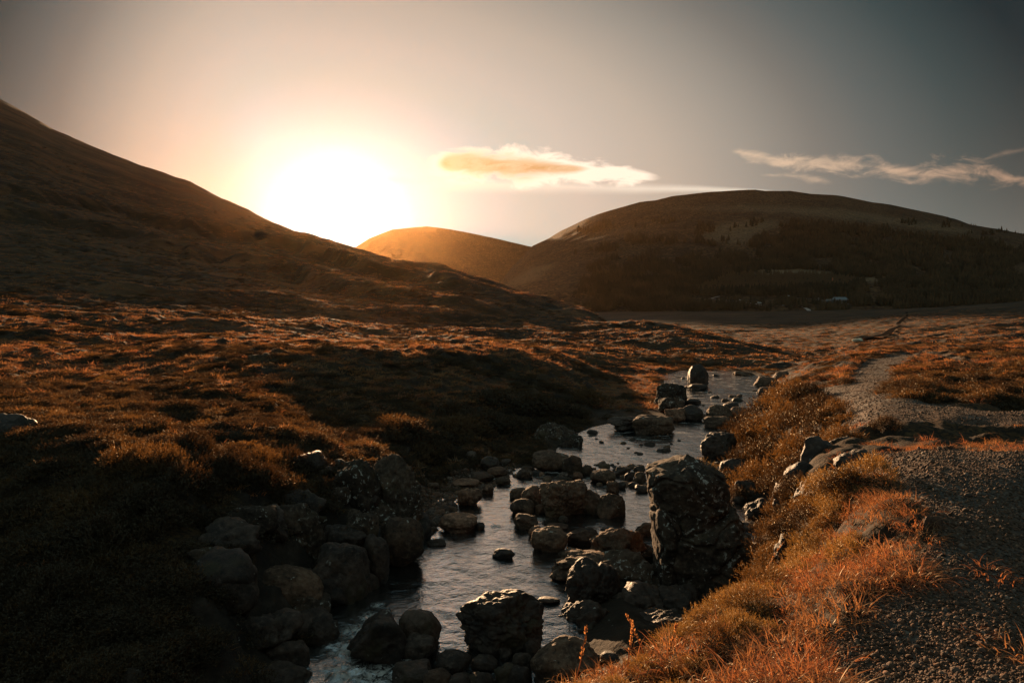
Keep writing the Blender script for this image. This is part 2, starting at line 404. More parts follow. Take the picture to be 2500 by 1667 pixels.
def zat(x, y):
    """terrain height by bilinear lookup"""
    x = np.asarray(x, float); y = np.asarray(y, float)
    iu = np.interp(x/y, U, np.arange(len(U))); iv = np.interp(np.log(y), LD, np.arange(len(LD)))
    a = np.clip(iu.astype(int), 0, len(U)-2); b = np.clip(iv.astype(int), 0, len(LD)-2)
    fa = iu-a; fb = iv-b
    return (ZG[b, a]*(1-fa)*(1-fb)+ZG[b, a+1]*fa*(1-fb)+ZG[b+1, a]*(1-fa)*fb+ZG[b+1, a+1]*fa*fb)
def gat(G, x, y):
    iu = np.clip(np.rint(np.interp(x/y, U, np.arange(len(U)))).astype(int), 0, len(U)-1)
    iv = np.clip(np.rint(np.interp(np.log(y), LD, np.arange(len(LD)))).astype(int), 0, len(LD)-1)
    return G[iv, iu]

# ------------------------------------------------------------------ mesh helpers
def mesh_np(name, V, Fq, mat, smooth=True, attrs=None):
    V = np.asarray(V, np.float32); Fq = np.asarray(Fq, np.int32)
    me = bpy.data.meshes.new(name)
    me.vertices.add(len(V)); me.vertices.foreach_set('co', V.ravel())
    k = Fq.shape[1]
    me.loops.add(Fq.size); me.loops.foreach_set('vertex_index', Fq.ravel())
    me.polygons.add(len(Fq)); me.polygons.foreach_set('loop_start', np.arange(0, Fq.size, k, dtype=np.int32))
    me.polygons.foreach_set('loop_total', np.full(len(Fq), k, np.int32))
    if smooth: me.polygons.foreach_set('use_smooth', np.ones(len(Fq), bool))
    me.update(calc_edges=True)
    for an, av in (attrs or {}).items():
        at = me.attributes.new(an, 'FLOAT', 'POINT'); at.data.foreach_set('value', np.asarray(av, np.float32).ravel())
    if mat: me.materials.append(mat)
    return me
def link(name, me, label=None, cat=None, group=None, kind=None, parent=None, loc=None):
    o = bpy.data.objects.new(name, me); COL.objects.link(o)
    if loc is not None: o.location = loc
    if parent is not None: o.parent = parent
    if label: o['label'] = label
    if cat: o['category'] = cat
    if group: o['group'] = group
    if kind: o['kind'] = kind
    return o
def empty(name, loc, label, cat, group=None): return link(name, None, label, cat, group, loc=loc)
def grid_faces(nr, nc):
    i = np.arange(nr*nc).reshape(nr, nc)
    return np.stack([i[:-1, :-1], i[:-1, 1:], i[1:, 1:], i[1:, :-1]], -1)
def compact(V, Fq, attrs=None):
    used = np.unique(Fq); mp = np.full(len(V), -1, np.int64); mp[used] = np.arange(len(used))
    return V[used], mp[Fq], {k: v.ravel()[used] for k, v in (attrs or {}).items()}

# ------------------------------------------------------------------ materials
def newmat(name):
    m = bpy.data.materials.new(name); m.use_nodes = True; m.node_tree.nodes.clear()
    t = NT(m.node_tree); out = t.node('ShaderNodeOutputMaterial')
    return m, t, out
def pbsdf(t, out, col, rough=.8, spec=.3, bump=None, bstr=.5, bdist=.05):
    b = t.node('ShaderNodeBsdfPrincipled')
    if isinstance(col, tuple): col = (*col[:3], 1)
    t.put(b.inputs['Base Color'], col); t.put(b.inputs['Roughness'], rough); t.put(b.inputs['Specular IOR Level'], spec)
    if bump is not None:
        bn = t.node('ShaderNodeBump'); bn.inputs['Strength'].default_value = bstr; bn.inputs['Distance'].default_value = bdist
        t.put(bn.inputs['Height'], bump); t.l.new(bn.outputs[0], b.inputs['Normal'])
    if out: t.l.new(b.outputs[0], out.inputs[0])
    return b

def ground_mat(name, far=False):
    m, t, out = newmat(name)
    g = t.node('ShaderNodeNewGeometry'); pos = g.outputs['Position']
    a = t.noise(pos, .35 if not far else .02, 6, .6); b = t.noise(pos, 3.1 if not far else .09, 6, .65); c = t.noise(pos, 14 if not far else .35, 4, .7)
    col = t.ramp(a, [(.30, (.018, .010, .006)), (.45, (.045, .026, .012)), (.56, (.08, .038, .015)), (.68, (.12, .052, .018)), (.8, (.05, .036, .014))])
    col = t.mix(t.sstep(b, .42, .66), col, (.095, .055, .023))
    col = t.mix(t.sstep(c, .60, .40), col, (.02, .014, .009))
    mp = t.node('ShaderNodeMapping'); t.l.new(pos, mp.inputs[0]); mp.inputs['Rotation'].default_value = (0, 0, .5); mp.inputs['Scale'].default_value = (.012, .06, .04)
    sk = t.noise(mp.outputs[0], 1.0, 7, .68, .5)
    col = t.mix(t.math('MULTIPLY', t.sstep(sk, .50, .62), .75), col, (.125, .062, .027))
    col = t.mix(t.math('MULTIPLY', t.sstep(sk, .47, .38), .7), col, (.022, .015, .009))
    if not far:
        at = t.node('ShaderNodeAttribute', attribute_name='rocky')
        rk = t.ramp(t.noise(pos, 2.2, 8, .65), [(.3, (.012, .009, .007)), (.5, (.030, .021, .015)), (.62, (.05, .035, .025)), (.72, (.085, .062, .045))])
        lich = t.sstep(t.noise(pos, 9, 3, .5), .71, .75)
        rk = t.mix(lich, rk, (.34, .32, .27))
        col = t.mix(at.outputs['Fac'], col, rk)
    bmp = t.math('ADD', t.math('MULTIPLY', b, .8), t.math('MULTIPLY', c, .35))
    bb = pbsdf(t, None, col, .9, .15, bmp, .7, .10 if not far else 4.0)
    t.l.new(bb.outputs[0], out.inputs[0])
    return m
M_ground = ground_mat("moor_ground")

def gravel_mat():
    m, t, out = newmat("gravel")
    g = t.node('ShaderNodeNewGeometry'); pos = g.outputs['Position']
    vo = t.node('ShaderNodeTexVoronoi'); t.l.new(pos, vo.inputs['Vector']); vo.inputs['Scale'].default_value = 38
    a = t.noise(pos, 1.2, 5, .6)
    sp = t.node('ShaderNodeSeparateColor'); t.l.new(vo.outputs['Color'], sp.inputs[0])
    col = t.ramp(sp.outputs[0], [(0, (.03, .024, .02)), (.4, (.06, .047, .037)), (.8, (.10, .078, .06)), (1, (.19, .145, .11))])
    col = t.mix(t.sstep(a, .38, .60), col, (.07, .036, .018))
    h = t.math('ADD', t.math('MULTIPLY', vo.outputs['Distance'], -.8), t.math('MULTIPLY', sp.outputs[1], .6))
    pbsdf(t, out, col, .8, .3, h, .9, .02)
    return m
M_gravel = gravel_mat()

def rock_mat(name, tint=(1, 1, 1), lichen=.5, rough=.72, lscale=7.0, wet=0.0):
    m, t, out = newmat(name)
    tcn = t.node('ShaderNodeTexCoord'); oi = t.node('ShaderNodeObjectInfo')
    off = t.node('ShaderNodeCombineXYZ')
    r = oi.outputs['Random']
    t.l.new(t.math('MULTIPLY', r, 37.0), off.inputs[0]); t.l.new(t.math('MULTIPLY', r, 91.0), off.inputs[1])
    g = t.node('ShaderNodeNewGeometry')
    pos = t.vmath('ADD', g.outputs['Position'], off.outputs[0])
    a = t.noise(pos, 2.3, 8, .65, .3); b = t.noise(pos, 13, 6, .7); c = t.noise(pos, 60, 3, .7)
    k = lambda c_: tuple(x*y for x, y in zip(c_, tint))
    col = t.ramp(a, [(.28, k((.022, .016, .012))), (.45, k((.060, .042, .030))), (.58, k((.105, .070, .048))), (.74, k((.155, .105, .072)))])
    col = t.mix(t.sstep(b, .48, .70), col, k((.17, .13, .10)))
    col = t.mix(t.sstep(b, .48, .30), col, k((.02, .015, .011)))
    vc = t.math('MULTIPLY', t.math('ADD', r, .75), .85)
    cc = t.vmath('SCALE', col); t.l.new(vc, cc.node.inputs['Scale']); col = cc
    if lichen > 0:
        w1 = t.noise(pos, lscale, 2, .5, .6); w2 = t.noise(pos, lscale*4, 3, .6)
        s_ = t.math('ADD', w1, t.math('MULTIPLY', w2, .22))
        th0 = .86-.13*lichen
        col = t.mix(t.math('MULTIPLY', t.sstep(s_, th0, th0+.03), t.sstep(t.noise(pos, 2.1, 2, .5), .40, .58)), col, (.36, .33, .28))
        w3 = t.noise(pos, 1.4, 4, .6)
        col = t.mix(t.math('MULTIPLY', t.sstep(w3, .55, .7), .6), col, (.045, .034, .012))
    h = t.math('ADD', t.math('ADD', t.math('MULTIPLY', a, 1.0), t.math('MULTIPLY', b, .5)), t.math('MULTIPLY', c, .18))
    pbsdf(t, out, col, t.math('ADD', rough-.12, t.math('MULTIPLY', b, .4)), .26, h, .75, .07)
    return m
M_rock = rock_mat("brown_rock", (1.0, .80, .66), .25)
M_lichen = rock_mat("lichen_rock", (.62, .56, .50), 1.0, .8, 13.0)
M_dark = rock_mat("dark_wet_rock", (.52, .46, .43), .15, .5)
M_red = rock_mat("russet_stone", (1.5, 1.08, .86), 0)
M_pebble = rock_mat("grey_pebble", (1.25, 1.2, 1.2), 0)

def leaf_mat(name, c1, c2, tr, trc, rough=.6):
    m, t, out = newmat(name)
    oi = t.node('ShaderNodeObjectInfo'); at = t.node('ShaderNodeAttribute', attribute_name='vr')
    g = t.node('ShaderNodeNewGeometry')
    ps = t.noise(g.outputs['Position'], .6, 3, .6)
    f = t.math('ADD', t.math('MULTIPLY', at.outputs['Fac'], .55), t.math('MULTIPLY', t.math('SUBTRACT', ps, .5), 1.5))
    f = t.math('ADD', f, .22, clamp=True)
    col = t.mix(f, c1, c2)
    d = t.node('ShaderNodeBsdfDiffuse'); t.l.new(col, d.inputs[0])
    tl = t.node('ShaderNodeBsdfTranslucent'); t.l.new(t.mix(f, tuple(x*.6 for x in trc), trc), tl.inputs[0])
    gl = t.node('ShaderNodeBsdfGlossy'); gl.inputs['Roughness'].default_value = .45; gl.inputs[0].default_value = (.8, .7, .55, 1)
    mx = t.node('ShaderNodeMixShader'); mx.inputs[0].default_value = tr
    t.l.new(d.outputs[0], mx.inputs[1]); t.l.new(tl.outputs[0], mx.inputs[2])
    m2 = t.node('ShaderNodeMixShader'); m2.inputs[0].default_value = .05
    t.l.new(mx.outputs[0], m2.inputs[1]); t.l.new(gl.outputs[0], m2.inputs[2])
    t.l.new(m2.outputs[0], out.inputs[0])
    return m
M_grass = leaf_mat("dead_grass", (.08, .038, .016), (.36, .20, .09), .5, (.60, .245, .08))
M_grass_red = leaf_mat("russet_grass", (.08, .03, .014), (.30, .125, .055), .48, (.60, .20, .065))
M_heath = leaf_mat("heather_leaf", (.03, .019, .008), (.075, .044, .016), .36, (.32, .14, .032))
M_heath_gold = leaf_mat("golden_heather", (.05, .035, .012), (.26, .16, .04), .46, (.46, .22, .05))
M_heath_shade = leaf_mat("shaded_heather", (.016, .011, .006), (.040, .024, .010), .18, (.20, .085, .02))  # dense heather copy, the banks' shade darkened into its leaf colour
M_moss = leaf_mat("moss", (.07, .05, .014), (.16, .10, .03), .5, (.40, .22, .06))

# ------------------------------------------------------------------ ground + path meshes
rock_at = np.clip(steep*1.1, 0, 1)*(S < 40)
stony = sm(S, 2.2, .2)*(S < 40)*(DG > 14)*(UU < .28)*sm(UU, -.22, -.14)*(DG < 30)
low = sm(S, 1.6, .1)*(DG < 95)
rock_at = np.maximum(rock_at, np.maximum(stony, low))
rbk = ((XX > 3.2) & (XX < 12) & (DG > 12) & (DG < 32) & (pf < .05) & (UU < .475)); rock_at = np.maximum(rock_at, .8*rbk*sm(fbm(XX*.8, YY*.8, 4, 3), -.4, .1))
rocky_far = ((UU > .33) & (UU < .50) & (DG > 33) & (DG < 62))*sm(fbm(XX*.5, YY*.5, 3, 3), -.2, .1)
rock_at = np.maximum(rock_at, rocky_far*.9)
V = np.stack([XX, YY, ZG], -1).reshape(-1, 3)
GF = grid_faces(*XX.shape).reshape(-1, 4)
pin = path_in.ravel()[GF].sum(1) >= 3
Vg, Fg, Ag = compact(V, GF[~pin], {'rocky': rock_at})
link("ground", mesh_np("ground", Vg, Fg, M_ground, attrs=Ag), "russet moorland ground with banks and hummocks rising to the left hillside", "ground", kind="structure")
Vp, Fp, _ = compact(V, GF[pin])
link("path", mesh_np("path", Vp, Fp, M_gravel), "grey gravel footpath winding along the right of the stream", "path", kind="structure")
del Vg, Fg, Vp, Fp

# ------------------------------------------------------------------ water
def water_mat():
    m, t, out = newmat("stream_water")
    g = t.node('ShaderNodeNewGeometry'); pos = g.outputs['Position']
    mp = t.node('ShaderNodeMapping'); t.l.new(pos, mp.inputs[0]); mp.inputs['Scale'].default_value = (1, 1.5, 1); mp.inputs['Rotation'].default_value = (0, 0, -.35)
    a = t.noise(mp.outputs[0], 5.0, 3, .55, .6); b = t.noise(mp.outputs[0], 17, 3, .6, .8)
    h = t.math('ADD', a, t.math('MULTIPLY', b, .30))
    fo = t.node('ShaderNodeAttribute', attribute_name='foam')
    fn = t.noise(pos, 7, 8, .72, 2.2)
    fm = t.math('MULTIPLY', fo.outputs['Fac'], t.sstep(fn, .42, .58), clamp=True)
    b1 = pbsdf(t, None, (.012, .013, .012), .04, .5, h, .6, .028)
    b1.inputs['IOR'].default_value = 5.5
    b2 = pbsdf(t, None, (.52, .47, .42), .7, .3, fn, .8, .06)
    mx = t.node('ShaderNodeMixShader'); t.l.new(fm, mx.inputs[0]); t.l.new(b1.outputs[0], mx.inputs[1]); t.l.new(b2.outputs[0], mx.inputs[2])
    t.l.new(mx.outputs[0], out.inputs[0])
    return m
M_water = water_mat()
ri = np.where((DD > 6.0) & (DD < 88))[0]; ci = np.where((U > -.6) & (U < .6))[0]
sub = np.ix_(ri, ci)
xs, ys, ss = XX[sub], YY[sub], S[sub]
rapid = 0*xs
for a, b, r in [(925,1478,.10),(900,1505,.16),(868,1540,.20),(845,1585,.26),(850,1640,.32),(920,1655,.34),(1000,1612,.12),(1310,1268,.16),(1210,1285,.12),(1135,1262,.1),(1460,1200,.15)]:
    px, py = wpt(a, b); rapid = np.maximum(rapid, np.exp(-((xs-px)**2+(ys-py)**2)/(r*.85)**2))
rip = np.interp(ys, [6, 17, 21, 26, 90], [.35, .5, 1.0, .6, 1.0])
calm = np.exp(-(((xs-wpt(1850,1330)[0])/1.1)**2+((ys-wpt(1850,1330)[1])/2.5)**2))
h = .018*gnoise(xs*2.2+ys*.8, ys*2.6-xs*.5, 1.0)+.010*gnoise(xs*5+ys*1.5, ys*6.5-xs, 3.0)+.006*(.4-np.abs(gnoise(xs*9+ys*3, ys*13-xs*2, 6.0)))
h = h*np.interp(ys, [6, 14, 24, 60], [1.0, .8, .5, .6])*(rip+.3)*(1-.85*calm)+rapid*(.05*gnoise(xs*6, ys*6, 8)+.04*gnoise(xs*13, ys*13, 9))
zw = wl(ys)+h
foam = np.clip(rapid*1.3, 0, 1)+1.0*sm(fbm(xs*1.1+ys*.3, ys*2.6, 5.0, 4), .15, .7)*(ys > 17)  # rapids foam, plus far riffle streaks that also stand in for bright reflection
Vw = np.stack([xs, ys, zw], -1).reshape(-1, 3); Fw = grid_faces(*xs.shape).reshape(-1, 4)
keep = (ss.ravel()[Fw].min(1) < .9)
Vw, Fw, Aw = compact(Vw, Fw[keep], {'foam': foam})
link("water", mesh_np("water", Vw, Fw, M_water, attrs=Aw), "rippled stream winding between boulders, silvered by the low sun", "stream", kind="structure")

# ------------------------------------------------------------------ far hills
def hill(name, sil, base_y, D0, D1, mat, label, gpow, ncol, nrow, u_ext, seed, amp, back=.35):
    a = np.array([ray(*p) for p in sil], float)
    uu = np.linspace(a[0, 0]-u_ext[0], a[-1, 0]+u_ext[1], ncol)
    tsl = np.interp(uu, a[:, 0], a[:, 1])
    lo = uu < a[0, 0]; tsl[lo] -= (a[0, 0]-uu[lo])*.35
    hi = uu > a[-1, 0]; tsl[hi] -= (uu[hi]-a[-1, 0])*.2
    tb = np.interp(uu, [ray(p[0], p[1])[0] for p in base_y], [tt(p[1]) for p in base_y])
    s = np.linspace(-.15, 1+back, nrow)
    Sg, Ug = np.meshgrid(s, uu, indexing='ij')
    Dg = D0*(D1/D0)**Sg
    gg = np.where(Sg < 1, np.sign(Sg)*np.abs(Sg)**gpow, 1-((Sg-1)*1.15))
    Tg = tb[None]+(tsl-tb)[None]*gg
    Xg = Ug*Dg; Zg = Tg*Dg
    nz = 0
    for lam, am in [(420, 16), (180, 8), (80, 5), (34, 3.0), (15, 1.7)]:
        v = gnoise(Xg/lam+seed, Dg/lam, seed); v = (.4-np.abs(v)) if lam < 200 else v
        nz = nz+v*am*amp
    Zg = Zg+nz*sm(Sg, 0, .15)*(1-.8*sm(Sg, .8, 1.0)*(Sg < 1.02))
    return Xg, Dg, Zg, uu, s
def hill_mat(name, tones, patch):
    m, t, out = newmat(name)
    g = t.node('ShaderNodeNewGeometry'); pos = g.outputs['Position']
    a = t.noise(pos, .004, 6, .62, .4); b = t.noise(pos, .03, 6, .65); c = t.noise(pos, .13, 4, .7)
    col = t.ramp(a, [(.36, tones[0]), (.5, tones[1]), (.64, tones[2])])
    col = t.mix(t.sstep(b, .46, .68), col, patch)
    col = t.mix(t.sstep(c, .56, .40), col, tuple(x*.4 for x in tones[0]))
    ba = t.node('ShaderNodeAttribute', attribute_name='bare')
    col = t.mix(t.math('MULTIPLY', ba.outputs['Fac'], t.sstep(c, .25, .5)), col, (.30, .19, .105))
    pbsdf(t, out, col, .95, .1, t.math('ADD', b, t.math('MULTIPLY', c, .5)), .6, 4.0)
    return m
M_hill = hill_mat("moor_hill", ((.065, .036, .020), (.10, .053, .026), (.135, .071, .034)), (.175, .096, .045))
RS = [(1220,690),(1250,652),(1300,600),(1340,582),(1371,563),(1430,535),(1467,521),(1520,506),(1562,494),(1600,490),(1640,480),(1690,474),(1730,469),(1790,465),(1828,463),(1845,463),(1870,466),(1930,466),(1980,474),(2040,477),(2075,483),(2130,494),(2180,501),(2232,512),(2300,527),(2335,536),(2370,549),(2430,558),(2500,571)]
BS = [(1150,752),(1500,757),(1700,757),(1900,750),(2200,742),(2500,728)]
hx, hy, hzz, huu, hs = hill("forested_hill", RS, BS, 1250, 3300, None, "", .92, 620, 420, (.10, .45), 4.0, 1.0)
def to_px(u, t):
    b = -(t*math.cos(PITCH)+math.sin(PITCH))/(math.cos(PITCH)-t*math.sin(PITCH))
    y = math.cos(PITCH)-b*math.sin(PITCH)
    return CX+F*u*y, CY+F*b
hpx, hpy = to_px(hx/hy, hzz/hy)
wx_ = 10*fbm(hpx/30, hpy/16, 0.0, 3); hb_ = np.zeros(hpx.shape, np.float32)
BARES = [([(1690,578),(1730,560),(1790,540),(1885,533),(1905,548),(1860,566),(1815,600),(1770,592)], .35), ([(1845,668),(1870,659),(1950,660),(2034,664),(2030,671),(1900,669)], 1.0),
         ([(1600,508),(1800,500),(2050,510),(2200,535),(2380,560),(2360,572),(2150,545),(1950,522),(1750,515)], .3), ([(1815,668),(1850,635),(1900,612),(1935,592),(1930,608),(1880,640),(1845,668)], .6),
         ([(1290,655),(1360,640),(1300,690),(1230,700)], .4), ([(2080,680),(2150,668),(2180,672),(2120,690)], .5)]
for pg, vv in BARES: hb_ = np.maximum(hb_, inpoly(hpx+wx_, hpy+wx_*.5, np.array(pg, float))*vv)
for _ in range(3): hb_ = (hb_+np.roll(hb_, 3, 0)+np.roll(hb_, -3, 0)+np.roll(hb_, 3, 1)+np.roll(hb_, -3, 1))/5
link("hill", mesh_np("hill", np.stack([hx, hy, hzz], -1).reshape(-1, 3), grid_faces(*hx.shape).reshape(-1, 4), M_hill, attrs={'bare': hb_}),
     "broad dark rounded hill with plantations rising at right beyond the valley", "hill", kind="structure")
MS = [(830,625),(866,604),(900,582),(925,572),(957,560),(1000,556),(1041,553),(1060,555),(1100,560),(1148,569),(1200,580),(1250,592),(1297,603),(1340,620),(1400,640)]
mx_, my_, mz_, _, _ = hill("mid", MS, [(700,740),(1450,740)], 3900, 5200, None, "", 1.0, 320, 180, (.12, .15), 9.0, .9)
link("hill", mesh_np("hill", np.stack([mx_, my_, mz_], -1).reshape(-1, 3), grid_faces(*mx_.shape).reshape(-1, 4), M_hill),
     "distant low rounded hill glowing orange under the sun in the gap", "hill", kind="structure")

def hill_pt(sx, sy):
    """point of the big hill seen at this photo pixel"""
    u, t = ray(sx, sy); j = np.argmin(abs(huu-u)); col = hzz[:, j]/hy[:, j]
    k = np.argmax(col >= t)
    if k == 0: k = 1
    f = (t-col[k-1])/(col[k]-col[k-1]+1e-9); f = min(max(f, 0), 1)
    D = hy[k-1, j]*(1-f)+hy[k, j]*f
    return np.array([u*D, D, hzz[k-1, j]*(1-f)+hzz[k, j]*f])

# ------------------------------------------------------------------ scatter (geometry nodes) for countless stuff
def scatter(name, pts, rot, scl, pid, protos, label, cat):
    me = bpy.data.meshes.new(name)
    me.vertices.add(len(pts)); me.vertices.foreach_set('co', np.asarray(pts, np.float32).ravel())
    for an, av, ty in (('rot', rot, 'FLOAT_VECTOR'), ('scl', scl, 'FLOAT_VECTOR'), ('pid', pid, 'INT')):
        at = me.attributes.new(an, ty, 'POINT')
        at.data.foreach_set('vector' if ty == 'FLOAT_VECTOR' else 'value', np.asarray(av, np.float32 if ty != 'INT' else np.int32).ravel())
    o = link(name, me, label, cat, kind="stuff")
    c = bpy.data.collections.new(name+"_forms")
    for i, p in enumerate(protos):
        q = bpy.data.objects.new("%s_form_%02d" % (name, i), p); c.objects.link(q)
    g = bpy.data.node_groups.new(name, 'GeometryNodeTree')
    g.interface.new_socket("Geometry", in_out='INPUT', socket_type='NodeSocketGeometry')
    g.interface.new_socket("Geometry", in_out='OUTPUT', socket_type='NodeSocketGeometry')
    N = g.nodes; Lk = g.links
    gi = N.new('NodeGroupInput'); go = N.new('NodeGroupOutput')
    ci_ = N.new('GeometryNodeCollectionInfo'); ci_.inputs['Collection'].default_value = c
    ci_.inputs['Separate Children'].default_value = True; ci_.inputs['Reset Children'].default_value = True
    ip = N.new('GeometryNodeInstanceOnPoints'); ip.inputs['Pick Instance'].default_value = True
    def na(nm, dt):
        a = N.new('GeometryNodeInputNamedAttribute'); a.data_type = dt; a.inputs['Name'].default_value = nm
        return [s for s in a.outputs if s.name == 'Attribute' and s.enabled][0]
    er = N.new('FunctionNodeEulerToRotation')
    Lk.new(na('rot', 'FLOAT_VECTOR'), er.inputs[0])
    Lk.new(gi.outputs[0], ip.inputs['Points']); Lk.new(ci_.outputs[0], ip.inputs['Instance'])
    Lk.new(er.outputs[0], ip.inputs['Rotation']); Lk.new(na('scl', 'FLOAT_VECTOR'), ip.inputs['Scale'])
    Lk.new(na('pid', 'INT'), ip.inputs['Instance Index'])
    Lk.new(ip.outputs[0], go.inputs[0])
    md = o.modifiers.new("scatter", 'NODES'); md.node_group = g
    return o

def ribbon_tuft(name, nb, R, length, width, segs, droop, mat, lean=0.0, seed=0):
    r = np.random.default_rng(seed)
    Vs = []; Fs = []; at = []
    for i in range(nb):
        a = r.uniform(0, 2*math.pi); rr = R*math.sqrt(r.uniform()); bx, by = rr*math.cos(a), rr*math.sin(a)
        ang = a+r.normal(0, .7); ln = length*r.uniform(.55, 1.15); tilt = r.uniform(.1, .9)*droop
        th_ = r.uniform(.08, .4)+.3*rr/R; x, y, z = bx, by, -.02
        hx_, hy_ = math.cos(ang), math.sin(ang); sx2, sy2 = -hy_, hx_
        tw = r.uniform(-1, 1); v0 = len(Vs); vr = r.uniform()
        for s in range(segs+1):
            ww = width*(1-(s/segs)**1.6)*.5+width*.06
            wx, wy, wz = sx2*ww, sy2*ww, ww*tw*.6
            Vs.append((x-wx, y-wy, z-wz)); Vs.append((x+wx, y+wy, z+wz)); at += [vr, vr]
            st_ = ln/segs
            x += hx_*math.sin(th_)*st_; y += hy_*math.sin(th_)*st_; z += math.cos(th_)*st_
            th_ += tilt*1.6/segs
            hx_ += r.normal(0, .08); hy_ += r.normal(0, .08)
        for s in range(segs):
            b = v0+2*s; Fs.append((b, b+1, b+3, b+2))
    return mesh_np(name, Vs, Fs, mat, attrs={'vr': at})

def heather_mesh(name, R, H, nsprig, leaf, mat, seed, nleaf=9, sl=(5, 10)):
    """bush: short woody sprigs all over a lumpy dome, each with many tiny leaves"""
    r = np.random.default_rng(seed)
    Vs = []; Fs = []; at = []
    nsp = nsprig
    ph = r.uniform(0, 2*math.pi, nsp); cz = r.uniform(0, 1, nsp)**.8
    for a, c in zip(ph, cz):
        lump = 1+.28*math.sin(3*a+seed)+.18*math.sin(7*a+2*seed+5*c)
        rad = R*math.sqrt(max(0, 1-c*c))*lump*r.uniform(.55, 1.0)
        zz = H*c*r.uniform(.55, 1.0)*(1+.15*math.sin(5*a+seed))
        d = np.array([math.cos(a)*math.sqrt(1-c*c)*.8, math.sin(a)*math.sqrt(1-c*c)*.8, .55+.6*c])+r.normal(0, .22, 3); d /= np.linalg.norm(d)
        p = np.array([math.cos(a)*rad, math.sin(a)*rad, zz])
        ln = leaf*r.uniform(*sl); vr = r.uniform()
        side = np.cross(d, (0, 0, 1)); side /= np.linalg.norm(side)+1e-6; up = np.cross(side, d)
        b = len(Vs); q = p+d*ln; sw = leaf*.10
        Vs += [tuple(p-side*sw), tuple(p+side*sw), tuple(q+side*sw*.4), tuple(q-side*sw*.4)]; at += [vr*.4]*4; Fs.append((b, b+1, b+2, b+3))
        for k in range(nleaf):
            f = (k+.5)/nleaf; c0 = p+d*ln*f
            g = r.uniform(0, 2*math.pi); od = (side*math.cos(g)+up*math.sin(g))*.8+d*.7
            od /= np.linalg.norm(od); sd = np.cross(od, d)+r.normal(0, .3, 3); sd /= np.linalg.norm(sd)+1e-6
            l = leaf*r.uniform(.8, 1.3)*(1.1-.4*f); hw = l*.24
            b = len(Vs)
            Vs += [tuple(c0), tuple(c0+od*l*.5+sd*hw), tuple(c0+od*l), tuple(c0+od*l*.5-sd*hw)]; at += [vr]*4
            Fs.append((b, b+1, b+2, b+3))
    return mesh_np(name, Vs, Fs, mat, smooth=False, attrs={'vr': at})

# ------------------------------------------------------------------ rocks
def ico(sub):
    bm = bmesh.new(); bmesh.ops.create_icosphere(bm, subdivisions=sub, radius=1.0)
    V = np.array([v.co[:] for v in bm.verts]); Fc = np.array([[v.index for v in f.verts] for f in bm.faces]); bm.free()
    return V, Fc
ICO = {s: ico(s) for s in (3, 4, 5, 6)}
def rock_shape(sub, seed, p=2.6, cuts=8, cmin=.70, namp=.10, crack=.0):
    r = np.random.default_rng(seed)
    V, Fc = ICO[sub]
    ax = r.normal(0, .3, 3); ca, sa = math.cos(ax[2]), math.sin(ax[2]); cb, sb = math.cos(ax[0]), math.sin(ax[0])
    Q = V @ np.array([[ca, -sa, 0], [sa, ca, 0], [0, 0, 1]]) @ np.array([[1, 0, 0], [0, cb, -sb], [0, sb, cb]])
    rad = (np.abs(Q)**p).sum(1)**(-1/p)
    for i in range(cuts):
        nrm = r.normal(size=3); nrm /= np.linalg.norm(nrm); d = r.uniform(cmin, 1.05)
        dt = V @ nrm
        lim = np.where(dt > .05, d/np.maximum(dt, .05), 9)
        k = 42.0
        rad = -np.log(np.exp(-k*rad)+np.exp(-k*lim))/k
    s = seed*1.37
    nz = fbm(V[:, 0]*1.3+s, V[:, 1]*1.3-s, V[:, 2]*1.3, 3)*namp
    nz = nz+(.3-np.abs(fbm(V[:, 0]*2.6-s, V[:, 1]*2.6+s, V[:, 2]*2.6, 3)))*namp*.62+fbm(V[:, 0]*8+s, V[:, 1]*8, V[:, 2]*8-s, 3)*namp*.20
    if crack:
        c = np.abs(gnoise(V[:, 0]*1.8+s, V[:, 1]*1.8, V[:, 2]*2.2-s)); nz = nz-crack*np.exp(-(c/.05)**2)
    V2 = V*(rad+nz)[:, None]
    mn, mxx = V2.min(0), V2.max(0)
    return (V2-(mn+mxx)/2)/((mxx-mn)/2), Fc
MATS = {'b': M_rock, 'l': M_lichen, 'd': M_dark, 'r': M_red, 'g': M_pebble}
KINDS = {'o': dict(p=2.5, cuts=7, cmin=.78, namp=.10), 'a': dict(p=3.0, cuts=13, cmin=.60, namp=.12, crack=.03),
         's': dict(p=3.2, cuts=8, cmin=.72, namp=.12), 'k': dict(p=3.6, cuts=14, cmin=.62, namp=.17, crack=.06), 'm': dict(p=2.8, cuts=14, cmin=.55, namp=.24, crack=.07)}
ALLROCKS = []
def rock(label, x0, y0, x1, y1, kind='o', mat='b', D=None, name='boulder', group=None, seed=None, sub=5, dep=.85, sink=.3, cat=None, off=0.0):
    seed = seed or int(x0*3+y0*7) % 9973
    if D is None: D = D_on_water(y1, off)
    (ua, _), (ub, _) = ray(x0, y1), ray(x1, y1)
    wd = float(ub-ua)*D; dp = wd*dep
    Dc = D+dp*.42
    wd = float(ub-ua)*Dc; xc = float(ua+ub)/2*Dc
    zb = float(tt(y1))*D; zt = float(tt(y0))*Dc
    H = max(zt-zb, .04); Ht = H*(1+sink)
    V, Fc = rock_shape(sub, seed, **KINDS[kind])
    V = V*np.array([wd/2, dp/2, Ht/2])
    me = mesh_np(name, V, Fc, MATS[mat])
    ALLROCKS.append((xc, Dc, max(wd, dp)/2))
    return link(name, me, label, cat or ('boulder' if name == 'boulder' else 'rock'), group, loc=(xc, Dc, zt-Ht/2))

